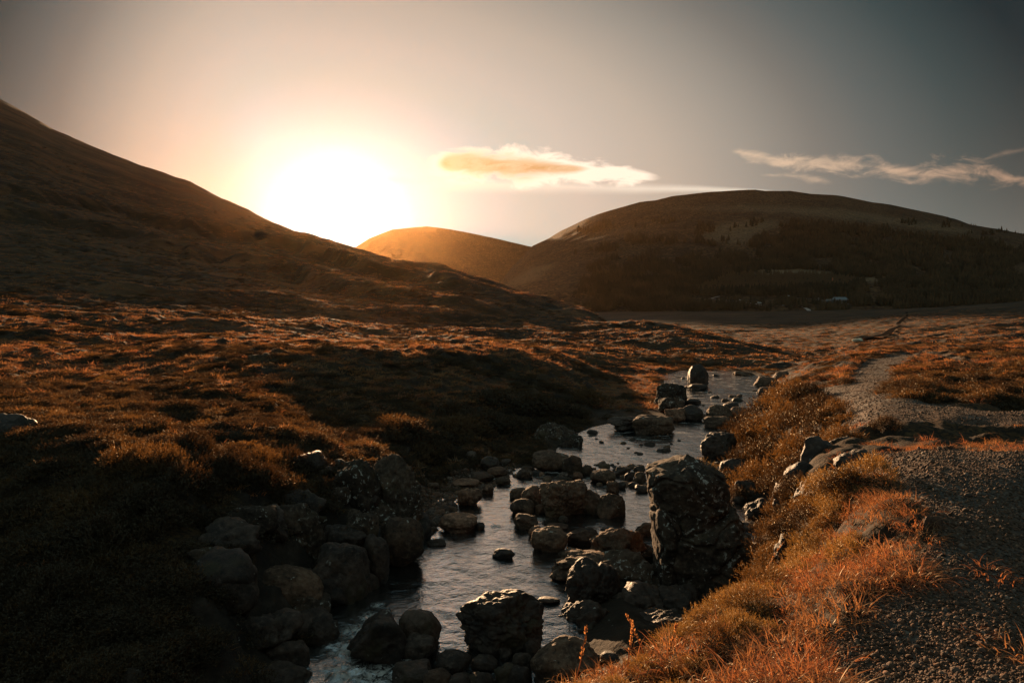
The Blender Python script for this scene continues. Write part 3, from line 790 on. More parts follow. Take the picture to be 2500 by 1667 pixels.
# --- boulders of the foreground
rock("big square-topped dark boulder with pale scars in the bottom centre of the pool", 1113,1445,1330,1600,'k','d',seed=31,sub=6,dep=.8)
rock("long slanting dark slab beside the white water at bottom left", 848,1492,1000,1625,'a','d',seed=12,dep=1.1)
rock("large smooth rounded dark boulder right of the white water", 968,1488,1078,1592,'o','d',seed=22)
rock("small pointed wet rock in front of the smooth rounded boulder", 980,1549,1072,1618,'a','d',seed=23)
rock("lumpy dark rock below the big square-topped boulder at its left", 1064,1590,1150,1650,'o','d',seed=24)
rock("flat wet boulder cut by the bottom edge beside the foam", 955,1620,1062,1690,'s','d',seed=25)
rock("brownish wedge-shaped rock at the very bottom edge", 1022,1634,1108,1700,'a','b',seed=26)
rock("big domed boulder at the bottom, right of the centre, with a worn crown", 1294,1560,1462,1700,'o','b',seed=27,sub=6,dep=.9)
rock("dark boulder edged by pale dry grass just above the near heather", 1470,1582,1572,1660,'a','d',D=8.4,seed=28)
rock("broad low bedrock hump left of the base of the lichened pillar", 1330,1462,1545,1610,'m','d',D=9.4,seed=29,sub=6,dep=.8)
rock("smooth hollowed bedrock lump above the broad hump", 1395,1428,1530,1500,'m','d',D=10.2,seed=30)
rock("low bedrock block under the front of the lichened pillar", 1590,1436,1735,1540,'m','d',D=9.9,seed=32)
rock("dark bedrock knob between the hollowed lump and the pillar", 1480,1436,1650,1550,'m','d',D=9.8,seed=33)
rock("wide dark bedrock shelf in the shade behind the near heather", 1490,1500,1800,1640,'m','d',D=8.9,seed=34,sub=6,dep=.6)
rock("dark rounded rock half hidden by the near heather", 1600,1540,1720,1640,'o','d',D=8.3,seed=35)
rock("low dark slab right of the pillar's foot", 1700,1440,1860,1520,'s','d',D=10.0,seed=36,dep=.6)
for i, (a, b, c, d) in enumerate([(1160,1640,1205,1690),(1205,1618,1262,1680),(1250,1592,1300,1650),(1240,1625,1300,1690),(1150,1598,1215,1640),(1275,1560,1318,1605),(1340,1600,1300,1640) if 0 else (1092,1645,1150,1700),(1215,1580,1250,1612)]):
    rock("small dark wet rock heaped between the two big boulders at the bottom", a, b, c, d, 'oas'[i % 3], 'd', seed=60+i, sub=4, group="rocks heaped at the foot of the big boulders", name='rock')
# --- stepped bedrock left of the pillar
rock("long low tongue of brown bedrock reaching left into the pool", 1338,1350,1530,1420,'m','b',seed=40,dep=.7)
rock("sloping brown ledge rising toward the pillar from the pool", 1440,1286,1580,1385,'m','b',seed=41,dep=.7)
rock("shaggy mossy block on the ledge left of the pillar", 1500,1326,1620,1410,'m','l',D=12.0,seed=42)
rock("large dark block stepping down in front of the ledge", 1380,1366,1520,1486,'m','d',seed=43,dep=.8)
rock("dark mossy bedrock mass joining the ledge to the pillar", 1440,1350,1640,1500,'m','l',D=10.9,seed=44,dep=.7)
rock("thin rock fin at the waterline left of the pillar", 1545,1275,1610,1310,'a','b',seed=45,dep=.5)
rock("thin flat tongue of rock above the long brown tongue", 1362,1342,1440,1362,'s','b',seed=46,dep=.4,sub=4)

# --- lichened pillar
def loft(prof, Dc, dep, seed, nseg=120, nlev=110, p=3.4, namp=.05, ex=None):
    """upright rock: prof = (photo y, left x, right x) from top to bottom"""
    ys_ = np.array([q[0] for q in prof], float); zl_ = np.array([float(tt(y))*Dc for y in ys_])
    xl = np.array([float(ray(q[1], q[0])[0])*Dc for q in prof]); xr = np.array([float(ray(q[2], q[0])[0])*Dc for q in prof])
    z = np.linspace(zl_[0], zl_[-1], nlev); o = np.argsort(zl_)
    a = np.interp(z, zl_[o], xl[o]); b = np.interp(z, zl_[o], xr[o])
    an = np.linspace(0, 2*math.pi, nseg, endpoint=False)
    h = (z[0]-z)/(z[0]-z[-1])
    dd = dep*(.35+.65*np.clip(h*5, 0, 1)**.5)
    ca, sa = np.cos(an), np.sin(an); rr = (np.abs(ca)**p+np.abs(sa)**p)**(-1/p)
    Xv = (a+b)[:, None]/2+(b-a)[:, None]/2*(rr*ca)[None]
    Yv = Dc+dd[:, None]*(rr*sa)[None]-.25*dep*(1-h)[:, None]*0
    Zv = np.repeat(z[:, None], nseg, 1)
    s = seed*2.1
    q = fbm(Xv*1.8+s, Yv*1.8, Zv*1.8, 4)*1.0
    rid = .3-np.abs(gnoise(Xv*2.2-s, Yv*2.2+s, Zv*3.2)); fine = fbm(Xv*9+s, Yv*9, Zv*9, 3)
    ck = -np.exp(-(np.abs(gnoise(Xv*1.5+s, Yv*1.5, Zv*1.9+s))/.05)**2)*.8
    dsp = namp*(q+.8*rid+.22*fine+ck)
    cx_ = ((a+b)/2)[:, None]
    nx, ny = Xv-cx_, Yv-Dc; ln = np.sqrt(nx**2+ny**2)+1e-6
    Xv = Xv+nx/ln*dsp; Yv = Yv+ny/ln*dsp; Zv = Zv+namp*.5*fbm(Xv*3, Yv*3, Zv*3+s, 3)
    V = np.stack([Xv, Yv, Zv], -1).reshape(-1, 3)
    i = np.arange(nlev*nseg).reshape(nlev, nseg); j = np.roll(i, -1, 1)
    Fq = np.stack([i[:-1], i[1:], j[1:], j[:-1]], -1).reshape(-1, 4)
    # cap rings toward the centre
    top = V[:nseg]; c = top.mean(0); rings = []; n0 = len(V)
    for k in range(1, 9):
        f = 1-k/8*.98; rg = c+(top-c)*np.array([f, f, 1])
        rg[:, 2] += .05*fbm(rg[:, 0]*4, rg[:, 1]*4, k*.0+s, 3)+.06*(1-f)
        rings.append(rg)
    V = np.concatenate([V]+rings)
    pr = i[0]
    for k in range(8):
        cr = n0+k*nseg+np.arange(nseg)
        Fq = np.concatenate([Fq, np.stack([pr, np.roll(pr, -1), np.roll(cr, -1), cr], -1)]); pr = cr
    return V, Fq
pil = empty("rock_pillar", (2.9, 11.6, -4.6), "tall dark lichen-spotted rock pillar split by a slanting crack, standing in the stream at right of centre", "rock pillar")
def pchild(name, V, Fq, mat, label=None):
    V = V-np.array([2.9, 11.6, -4.6])
    return link(name, mesh_np(name, V, Fq, mat), label, parent=pil)
V_, F_ = loft([(1118,1664,1690),(1122,1650,1706),(1130,1628,1722),(1140,1600,1738),(1148,1582,1748),(1170,1581,1764),(1200,1588,1772),(1225,1594,1776),(1250,1598,1768),(1275,1602,1740),(1290,1606,1700)], 11.45, .62, 3, namp=.085, p=2.3)
pchild("upper_block", V_, F_, M_lichen)
V_, F_ = loft([(1236,1770,1790),(1246,1742,1798),(1262,1700,1802),(1282,1640,1808),(1300,1618,1811),(1340,1612,1815),(1380,1614,1817),(1430,1614,1819),(1480,1598,1830),(1520,1590,1838)], 11.4, .86, 5, namp=.11, p=2.6)
pchild("lower_block", V_, F_, M_lichen)
V_, F_ = loft([(1238,1596,1618),(1246,1592,1640),(1290,1592,1650),(1320,1596,1640),(1380,1600,1640),(1480,1600,1640)], 11.2, .5, 8, namp=.07, p=2.6)
pchild("side_block", V_, F_, M_lichen)

_cx, _cz = [float(v)*11.4 for v in ray(1726, 1160)]
cap_me = heather_mesh("grass_cap", .26, .12, 240, .020, M_moss, 77, nleaf=6)
cap_o = link("grass_cap", cap_me, parent=pil); cap_o.location = (_cx-2.9, 11.4-11.6+.05, _cz+4.6); cap_o.rotation_euler = (0, .55, 0)

# --- boulders in the stream, centre
rock("largest flat-topped brown boulder in the middle of the stream", 1316,1168,1436,1262,'k','b',seed=71,sub=6)
rock("broad shoulder of rock joined to the right of the flat-topped boulder", 1400,1192,1476,1256,'s','b',seed=72)
rock("cracked craggy rock right of the flat-topped boulder", 1455,1204,1528,1266,'a','b',seed=73)
rock("rounded rock touching the left side of the flat-topped boulder", 1272,1186,1330,1242,'o','b',seed=74)
rock("smooth oblong rock farthest left in the mid-stream cluster", 1244,1216,1306,1258,'o','b',seed=75)
rock("rounded stone on top left of the mid-stream cluster", 1244,1190,1292,1220,'o','b',seed=76,sub=4)
rock("small warm-brown stone at the foot of the flat-topped boulder", 1306,1230,1334,1256,'o','r',seed=77,sub=4)
rock("low stone in the shadow before the flat-topped boulder", 1363,1258,1388,1276,'o','d',seed=78,sub=4)
rock("leaning grey-brown rock below the mid-stream cluster", 1254,1254,1314,1292,'s','b',seed=79)
rock("flat reddish slab awash below the flat-topped boulder", 1332,1280,1388,1294,'s','r',seed=80,sub=4)
rock("russet rock behind the large pale-topped boulder", 1290,1284,1330,1314,'o','r',seed=81,sub=4)
rock("large rounded russet boulder with a speckled crown in the pool", 1295,1287,1385,1352,'o','b',seed=82)
rock("pointed brown boulder with a cleft, right of the speckled one", 1382,1288,1463,1336,'a','b',seed=83)
rock("thin flat dark rock lying alone in the calm water", 1465,1290,1499,1299,'s','d',seed=84,sub=4)
rock("low angular dark rock alone in the middle of the near pool", 1201,1340,1258,1365,'a','d',seed=85,sub=4,dep=.6)
rock("small flat dark rock at the left edge of the near pool", 1040,1314,1090,1334,'s','d',seed=86,sub=4,dep=.6)
rock("broad flat-topped tan boulder at the left edge of the stream", 1069,1256,1166,1302,'s','r',seed=87)
rock("little dark stone against the tan boulder's right end", 1160,1275,1184,1293,'o','d',seed=88,sub=4)
rock("chunky red-brown boulder at the tip of the gravel beach", 1117,1190,1178,1237,'k','r',seed=89)
rock("small red-brown rock behind the chunky one at the water's edge", 1170,1182,1206,1208,'a','r',seed=90,sub=4)
rock("thin dark sliver of rock in the water under the big boulder's right side", 1310,1458,1368,1474,'s','d',seed=91,sub=4,dep=.5)
# --- row of stones damming the upper pool
rock("long flat tan stone lying on the gravel beach", 1104,1168,1172,1192,'s','r',seed=92,sub=4)
rock("grey flat-backed stone on the upper gravel beach", 1148,1153,1208,1178,'s','b',seed=93,sub=4,off=.05)
rock("rounded brown stone at the water's edge left of the row", 1212,1165,1248,1184,'o','b',seed=94,sub=4)
rock("pale rounded boulder second in the row from the beach", 1189,1140,1240,1163,'o','r',seed=95,sub=4,off=.05)
rock("brown oblong stone in the middle of the row", 1262,1144,1302,1168,'o','b',seed=96,sub=4)
rock("dark brown boulder under the bank behind the beach", 1172,1114,1220,1148,'o','d',seed=97,off=.12)
rock("long sloping slab against the bank behind the row", 1298,1100,1390,1146,'s','b',seed=98,off=.08,dep=.7)
rock("pale grey rounded stone before the sloping slab", 1324,1123,1356,1150,'o','g',seed=99,sub=4)
rock("tall leaning pale boulder, highest of the row", 1372,1110,1422,1160,'o','b',seed=100,dep=.7)
rock("dark round stone at the right foot of the leaning pale boulder", 1417,1134,1448,1160,'o','b',seed=101,sub=4)
rock("small round pale stone in front of the leaning boulder", 1398,1152,1424,1172,'o','r',seed=102,sub=4)
rock("small pale round stone left of the leaning boulder", 1364,1152,1388,1171,'o','g',seed=103,sub=4)
rock("broad brown boulder in the row left of the open water", 1440,1146,1503,1180,'o','b',seed=104)
rock("upright brown rock below the broad one of the row", 1480,1173,1513,1206,'k','b',seed=105,sub=4)
rock("dark angular rock beside the upright brown rock", 1506,1176,1528,1194,'a','d',seed=106,sub=4)
rock("dark wedge-shaped boulder in the open water by the row", 1497,1137,1543,1163,'a','d',seed=107,sub=4)
rock("round dark boulder between the wedge and the pillar", 1545,1136,1576,1156,'o','d',seed=108,sub=4)
rock("split dark boulder with a pale top left of the pillar", 1542,1152,1580,1183,'a','b',seed=109,sub=4)
rock("dark low rock at the back left of the pillar", 1578,1131,1620,1156,'s','d',seed=110,sub=4)
rock("small dark rock upstream of the split boulder", 1524,1154,1546,1176,'o','d',seed=111,sub=4)
rock("flat dark rock nearest the pillar in the riffle", 1550,1184,1582,1203,'a','d',seed=112,sub=4)
rock("small dark stone in the riffle left of the flat dark rock", 1534,1176,1560,1190,'o','d',seed=113,sub=4)
rock("dark stone touching the pillar's left flank", 1570,1178,1600,1193,'o','d',seed=114,sub=4)
# --- far stream
rock("tall dark standing boulder at the far bend of the stream", 1680,888,1732,944,'o','d',seed=120,dep=.9)
rock("flat dark rock in the water before the standing boulder", 1678,937,1726,952,'s','d',seed=121,sub=4)
rock("large craggy mossy rock on the left bank of the far stream", 1594,934,1676,985,'k','l',seed=122,off=.1)
rock("dark rugged boulder below the craggy mossy rock", 1606,968,1672,1010,'k','l',seed=123)
rock("smooth dark rock reaching into the far stream", 1660,988,1716,1028,'o','d',seed=124)
rock("pale fractured rock lit by the sun at the far stream's left edge", 1622,996,1674,1030,'a','r',seed=125)
rock("low dark rock trailing into the far stream", 1662,972,1712,988,'s','d',seed=126,sub=4)
rock("rounded sunlit boulder in the throat of the far stream", 1725,987,1786,1030,'o','b',seed=127)
rock("orange-lit boulder right of the rounded one in the throat", 1778,993,1826,1024,'s','r',seed=128)
rock("flat layered slab below the rounded boulder in the throat", 1718,1016,1784,1046,'s','b',seed=129,sub=4)
rock("brown whaleback of bedrock along the middle pool's left side", 1480,1018,1600,1052,'m','d',seed=130,off=.05,dep=.6)
rock("smooth sunlit bedrock ramp sloping into the middle pool", 1540,1012,1650,1060,'s','b',seed=131,off=.03,dep=.7)
rock("dark wet boulder on the right edge of the middle pool", 1708,1055,1800,1115,'k','d',seed=132,off=.05)
rock("low dark shoreline rock right of the pillar's top", 1790,1170,1870,1215,'s','d',seed=133,off=.05)
rock("round dark stone in the riffle behind the pillar", 1788,1210,1820,1230,'o','d',seed=134,sub=4)
rock("thin dark ledge across the narrow channel right of the pillar", 1800,1272,1870,1296,'s','d',seed=135,sub=4)
rock("small dark rock alone in the calm channel right of the pillar", 1835,1324,1860,1337,'a','d',seed=136,sub=4)
rock("low dark boulder at the waterline under the right heather bank", 1760,1120,1850,1170,'o','d',seed=137,off=.05)
rock("ridged dark rock above the right channel", 1815,1215,1890,1275,'k','d',seed=138,off=.05)
rock("upright dark crag at the edge of the near right bank", 1872,1262,1950,1400,'m','d',D=9.0,seed=139,dep=.9)
# --- left bank rocks
LB = [("large lichen-blotched crag topping the right end of the left bank",900,1108,1036,1285,'k','l',13.0,.9,6),
 ("second lichened crag left of the topmost one on the left bank",800,1118,935,1310,'k','l',12.6,.9,6),
 ("smooth grey boulder at the waterline under the lichened crag",926,1262,1036,1355,'o','b',12.4,.8,5),
 ("tall rounded dark boulder beside the still dark water at left",886,1300,952,1400,'o','d',11.6,1.,5),
 ("broad bulging dark rock face above the dark pool at left",748,1330,900,1462,'s','d',10.9,.7,5),
 ("dark boulder wedged above the bulging rock face",790,1280,900,1360,'k','d',11.7,.7,5),
 ("pale-edged shoulder of rock over the dark pool",840,1240,925,1330,'a','l',12.1,.7,5),
 ("big smooth grey-brown boulder low on the left bank",600,1378,795,1520,'o','b',10.2,.7,6),
 ("dark boulder uphill left of the big smooth grey-brown one",535,1400,615,1470,'k','d',10.4,.7,5),
 ("lichen-dotted rock face in the middle of the left bank",530,1220,680,1400,'k','l',11.2,.6,6),
 ("dark lichened face between the two crags of the left bank",660,1230,810,1390,'k','l',11.6,.6,6),
 ("long humped dark boulder at the lower left bank",520,1488,728,1580,'s','d',9.6,.6,5),
 ("angular wet rock with a bright rim beside the left white water",724,1508,830,1580,'a','d',9.6,.7,5),
 ("low dark slab at the bottom left beside the foam",590,1628,765,1700,'s','d',8.5,.6,5),
 ("dark humped rock at the bottom left corner of the stream",430,1600,600,1700,'o','d',8.5,.6,5),
 ("dark block in deep shade on the lower left bank",380,1500,540,1620,'k','d',9.3,.6,5),
 ("dark shadowed boulder at the foot of the left bank",640,1560,760,1640,'o','d',9.0,.6,5),
 ("mossy sunlit boulder on the crest of the left bank beside a bush",520,1062,604,1108,'o','b',14.2,.8,5),
 ("small dark rock on the bright turf of the left bank",562,1120,606,1152,'o','d',12.6,.8,4),
 ("small sunlit rock on the turf at the back of the left bank",710,1090,752,1108,'o','d',14.6,.8,4),
 ("great shaded grassy hump with a gleaming rim at the far left edge",-70,1012,112,1130,'s','d',12.5,.8,5),  # grassy hump built as a boulder, its shade put into the dark material
 ("dark bank rock behind the gravel beach, left of the pale streaked one",1090,1090,1150,1140,'k','d',20.5,.7,5),
 ("dark crag overhanging the back of the gravel beach",1290,1030,1425,1120,'k','l',24.0,.6,6),
 ("lichen-flecked crag left of the middle pool",1360,1060,1432,1130,'k','l',22.8,.7,5),
 ("dark rock set in the slope above the gravel beach",1200,1075,1260,1112,'k','l',23.5,.7,5)]
for lb, a, b, c, d, kd, mt, D, dp, sb in LB: rock(lb, a, b, c, d, kd, mt, D=D*(.94 if 380 < a < 1040 and b > 1150 else 1.0), dep=dp, sub=sb, sink=.5)
rock("pale triangular stone with a sunlit face beside the near gravel path", 2236,1256,2298,1308,'a','r',D=4.62,seed=141,dep=.6)
rock("sunlit flat pale stone poking from the near heather by the shaded rocks", 1785,1462,1850,1490,'s','r',D=5.4,seed=143,dep=.5)
for i in range(34):
    for _ in range(60):
        rx, ry = rng.uniform(-4.2, -1.0), rng.uniform(8.2, 13.6)
        zz = float(zat(rx, ry))
        if -4.75 < zz < -3.1 and float(gat(S, np.array([rx]), np.array([ry]))[0]) > .05: break
    w_ = rng.uniform(.3, .8); V_, F_ = rock_shape(4, 900+i, **KINDS['mka'[i % 3]])
    link("rock", mesh_np("rock", V_*np.array([w_*.62, w_*.5, w_*.5]), F_, [M_dark, M_lichen, M_dark][i % 3]), "dark angular rock set in the shaded face of the left bank", "rock", "rocks in the left bank face", loc=(rx, ry, zz+w_*.08))
# bedrock shelves at the far right bank
for i, (a, b, c, d) in enumerate([(1835,918,1900,950),(1880,905,1960,935),(1790,905,1850,922),(1930,912,2010,942),(1850,945,1910,970),(1900,935,1975,960),(1960,895,2030,915)]):
    rock("low sunlit bedrock shelf on the far right bank below the path bend", a, b, c, d, 's', 'b', D=float(np.interp(d, [920, 970], [52, 38])), group="bedrock shelves on the far right bank", seed=150+i, name='rock', sink=.8)

# --- small stones: copies of a few forms, each its own object
stone_forms = []
for i in range(10):
    V_, F_ = rock_shape(3, 300+i, **KINDS['oso'[i % 3]])
    stone_forms.append([mesh_np("stone", V_*np.array([.5, .42, .3]), F_, MATS[m]) for m in 'brdg'])
def stone(x, y, z, s, label, group, mi, nm='stone'):
    f = stone_forms[rng.integers(10)][mi]
    o = link(nm, f, label, 'stone', group, loc=(float(x), float(y), float(z)))
    o.rotation_euler = (rng.normal(0, .15), rng.normal(0, .15), rng.uniform(0, 6.28)); o.scale = (s, s*rng.uniform(.8, 1.1), s*rng.uniform(.75, 1.15))
def strew(nst, region, smin, smax, label, group, mats, zoff=.0):
    q = np.array(region, float); c = 0; tries = 0
    while c < nst and tries < 4000:
        tries += 1
        sx = rng.uniform(q[:, 0].min(), q[:, 0].max()); sy = rng.uniform(q[:, 1].min(), q[:, 1].max())
        if not inpoly(np.array([sx]), np.array([sy]), q)[0]: continue
        D = D_on_water(sy, zoff); u, _ = ray(sx, sy); x = float(u)*D
        s = smin+(smax-smin)*rng.uniform()**2.2
        z = max(float(zat(x, D)), wl(D)-s*.12)+s*.10
        stone(x, D, z, s, label, group, int(rng.choice(mats))); c += 1
strew(60, [(1050,1250),(1040,1165),(1120,1130),(1200,1120),(1250,1150),(1180,1185),(1110,1215),(1075,1250)], .12, .42, "fist to head sized stone lying on the grey gravel beach", "stones on the gravel beach", [0, 1, 3], .08)
strew(60, [(1200,1130),(1300,1105),(1430,1120),(1600,1140),(1600,1185),(1500,1200),(1440,1180),(1300,1172),(1220,1168)], .12, .46, "small rounded stone in the row that dams the upper pool", "stones damming the upper pool", [0, 0, 1, 2], .0)
strew(22, [(1040,1300),(1045,1240),(1110,1225),(1120,1260),(1065,1290)], .15, .38, "dark stone between the left crag and the tan boulder", "stones at the left edge of the pool", [0, 2, 3], .03)
strew(26, [(1600,960),(1670,985),(1720,1040),(1850,990),(1860,950),(1800,905),(1700,905),(1650,930)], .2, .9, "dark stone breaking the surface of the far stream", "stones in the far stream", [0, 2], 0)
strew(26, [(1440,1050),(1600,1040),(1700,1080),(1760,1130),(1600,1120),(1440,1110)], .12, .5, "low stone awash in the middle pool", "stones in the middle pool", [2, 0], 0)
strew(34, [(1060,1610),(1300,1600),(1500,1590),(1500,1667),(1060,1667)], .10, .34, "small dark stone in the shade at the bottom of the gully", "stones at the bottom of the gully", [2, 0], .1)
strew(24, [(1750,1120),(1850,1180),(1880,1290),(1830,1250),(1780,1180),(1730,1100)], .15, .6, "dark stone along the shaded foot of the right bank", "stones under the right bank", [2, 0], .1)

# ------------------------------------------------------------------ scattered stuff
def rnd_pts(nn, u0, u1, D0, D1, pw=0.0):
    u = rng.uniform(u0, u1, nn); l = rng.uniform(math.log(D0), math.log(D1), nn)
    D = np.exp(l); return u*D, D
def near_rock(x, y, k=.85):
    m = np.zeros(len(x), bool)
    for a, b, r in ALLROCKS: m |= ((x-a)**2+(y-b)**2) < (r*k)**2
    return m
Tt = [ribbon_tuft("tuft", 46, .2, .34, .0085, 6, 3.4, M_grass, seed=1), ribbon_tuft("tuft", 46, .22, .32, .0085, 6, 4.2, M_grass_red, seed=2),
      ribbon_tuft("tuft", 38, .22, .26, .015, 3, 2.6, M_grass, seed=3), ribbon_tuft("tuft", 38, .26, .24, .016, 3, 3.2, M_grass_red, seed=4),
      heather_mesh("tuft", .30, .17, 200, .030, M_heath_shade, 5, nleaf=5, sl=(1.6, 3.2)), heather_mesh("tuft", .34, .15, 200, .030, M_heath, 6, nleaf=5, sl=(1.6, 3.2)),
      ribbon_tuft("tuft", 26, .34, .16, .03, 2, 1.8, M_grass, seed=7), ribbon_tuft("tuft", 26, .34, .14, .03, 2, 2.2, M_grass_red, seed=8)]
def put_tufts(name, x, y, kindf, sc, label, cat):
    z = zat(x, y)
    nn = len(x)
    rot = np.stack([rng.normal(0, .15, nn), rng.normal(0, .15, nn), rng.uniform(0, 6.28, nn)], -1)
    scl = np.stack([sc, sc, sc*rng.uniform(.7, 1.2, nn)*np.interp(y, [6, 30, 100, 400], [.8, .62, .46, .42])], -1)
    return scatter(name, np.stack([x, y, z], -1), rot, scl, kindf, Tt, label, cat)
# moor on the left and in the middle distance
x, y = rnd_pts(95000, -.88, .95, 4.0, 600)
Sx = gat(S, x, y); stp = gat(slope, x, y); pth = gat(pf, x, y); rk = gat(rock_at, x, y)
pn = fbm(x/6, y/6, 3.3, 4); p2 = fbm(x/1.7, y/1.7, 8.3, 3)
ok = (Sx > .35) & (pth < .25) & ((rk < .35) | (rng.uniform(size=len(x)) < .10)) & ~near_rock(x, y) & (p2 > -.75+.0*pn)
ok &= ~((x > -.6) & (y < 13))
hollow = (y > 8.9) & (y < 11.2) & (x > 4.2) & (x < 7.6)
rb = (x > 3.2) & (x < 12) & (y > 12) & (y < 32) & (pth < .02) & (x/y < .475)
ok &= ~hollow & ~(rb & (rng.uniform(size=len(x)) < .86))
x, y, pn, p2, Sx, rb = x[ok], y[ok], pn[ok], p2[ok], Sx[ok], rb[ok]
heathy = ((pn > .12) & (p2 > -.2)) | ((y < 27) & (rng.uniform(size=len(x)) < np.interp(y, [20, 27], [.8, .2])))
heathy |= rb
kd = np.where(heathy, np.where(rb, 4, rng.choice([4, 4, 5], len(x))), np.where(rng.uniform(size=len(x)) < .55, 2, 3))
kd = np.where((y > 60) & ~heathy, np.where(rng.uniform(size=len(x)) < .6, 6, 7), kd)
sc = np.interp(y, [7, 20, 60, 200, 420], [.7, .9, 1.3, 2.6, 4.5])*rng.uniform(.55, 1.35, len(x))*np.where(heathy, 1.0, .95)
put_tufts("moor_grass", x, y, kd, sc, "dead russet moor grass and low heather covering the hillside left of the stream", "moor grass")
# near right bank
x, y = rnd_pts(5000, -.05, .95, 2.3, 12.5)
Sx = gat(S, x, y); pth = gat(pf, x, y)
p2 = fbm(x/.8, y/.8, 8.3, 3)
ok = (Sx > .3) & (pth < rng.uniform(.05, .85, len(x))+.35*sm(fbm(x*1.1, y*1.1, 6.6, 3), .35, .7)) & (zat(x, y) > -4.2) & ~near_rock(x, y)
lip = x-np.interp(y, [2.5, 3.5, 4.6, 5.6, 7.2, 8.5, 12], [.2, .6, 1.25, 2.1, 2.95, 3.7, 5.0])
ok &= ~((y > 8.9) & (y < 11.2) & (x > 4.2) & (x < 7.6))
ok &= ~((x/y < .392) & (y > 5.4))
ok &= (p2+.9*sm(lip, .0, .9)+.2*pth > rng.uniform(.1, .9, len(x)))
x, y = x[ok], y[ok]
kd = np.where(rng.uniform(size=len(x)) < .5, 0, 1)
put_tufts("bank_grass", x, y, kd, rng.uniform(.28, .58, len(x)), "sunlit orange dead grass drooping along the near right bank", "dead grass")

# gravel stones on the path
pebs = []
for i in range(5):
    V_, F_ = rock_shape(3, 500+i, **KINDS['oas'[i % 3]]); pebs.append(None)
bm = bmesh.new(); bmesh.ops.create_icosphere(bm, subdivisions=2, radius=1.0)
bv = np.array([v.co[:] for v in bm.verts]); bf = np.array([[v.index for v in f.verts] for f in bm.faces]); bm.free()
pebs = []
for i in range(6):
    r_ = np.random.default_rng(40+i); q = bv*(1+.22*gnoise(bv[:, 0]*1.2+i*5, bv[:, 1]*1.2, bv[:, 2]*1.2))[:, None]*np.array([1, r_.uniform(.65, .95), r_.uniform(.45, .7)])
    pebs.append(mesh_np("pebble", q, bf, [M_pebble, M_rock, M_rock, M_red, M_rock, M_red][i], smooth=(i % 2 == 0)))
x, y = rnd_pts(95000, .25, .9, 2.5, 45)
pth = gat(pf, x, y); ok = pth > rng.uniform(.25, .8, len(x)); x, y = x[ok], y[ok]
nn = len(x); s = np.interp(y, [2.5, 8, 45], [.0068, .010, .019])*np.exp(rng.normal(0, .38, nn))
scatter("gravel", np.stack([x, y, zat(x, y)+s*.2], -1), rng.uniform(0, 6.28, (nn, 3))*np.array([.15, .15, 1]), np.stack([s, s, s], -1), rng.integers(0, 6, nn), pebs,
        "loose angular grey gravel strewn over the footpath", "gravel")
# shingle on the beach
bx = []; q = np.array([(1035,1290),(1020,1190),(1070,1150),(1130,1128),(1200,1120),(1260,1130),(1240,1160),(1190,1185),(1110,1215),(1080,1250),(1060,1280)], float)
while len(bx) < 5200:
    sx, sy = rng.uniform(1010, 1270), rng.uniform(1110, 1295)
    if inpoly(np.array([sx]), np.array([sy]), q)[0]:
        D = D_on_water(sy, .1)+rng.uniform(-.2, .2); bx.append((float(ray(sx, sy)[0])*D, D))
bx = np.array(bx); s = .022*np.exp(rng.normal(0, .5, len(bx)))
zz = np.maximum(zat(bx[:, 0], bx[:, 1]), wl(bx[:, 1])-.01)
scatter("shingle", np.c_[bx, zz+s*.2], rng.uniform(0, 6.28, (len(bx), 3))*np.array([.15, .15, 1]), np.stack([s]*3, -1), rng.integers(0, 6, len(bx)), pebs,
        "grey and white shingle of the small beach under the left bank", "shingle")

# ------------------------------------------------------------------ heather bushes, one object each
HB = [heather_mesh("bush", .5, .42, 1200, .030, M_heath_shade, 11, nleaf=6, sl=(1.8, 3.6)), heather_mesh("bush", .5, .38, 1200, .030, M_heath_shade, 12, nleaf=6, sl=(1.8, 3.6)),
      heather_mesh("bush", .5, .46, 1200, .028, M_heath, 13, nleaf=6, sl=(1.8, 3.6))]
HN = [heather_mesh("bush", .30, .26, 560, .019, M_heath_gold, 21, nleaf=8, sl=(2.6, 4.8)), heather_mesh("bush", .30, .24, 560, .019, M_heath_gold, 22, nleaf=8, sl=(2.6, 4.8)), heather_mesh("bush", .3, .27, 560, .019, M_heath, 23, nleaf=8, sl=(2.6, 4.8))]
def bush(forms, i, x, y, s, hs, label, group, dz=-.06):
    o = link("heather_bush", forms[i % len(forms)], label, "heather bush", group, loc=(x, y, float(zat(x, y))+dz*s))
    o.rotation_euler = (0, 0, rng.uniform(0, 6.28)); o.scale = (s, s*rng.uniform(.85, 1.15), s*hs)
def bushes(lst, forms, lab, grp, hs=1.0, split=None):
    for i, (sx, sy, wpx, D) in enumerate(lst):
        if split:
            lab, grp = (split[0] if sy < split[1] else split[2]), grp.split(", ")[0]+(", upper ones" if sy < split[1] else ", lower ones")
        u, t = ray(sx, sy); r = wpx/F*D/2*(1.2 if D > 13 and sx > 1700 else 1.0)
        bush(forms, i, float(u)*D, D, r/(.5 if forms is HB else .30), hs, lab, grp)
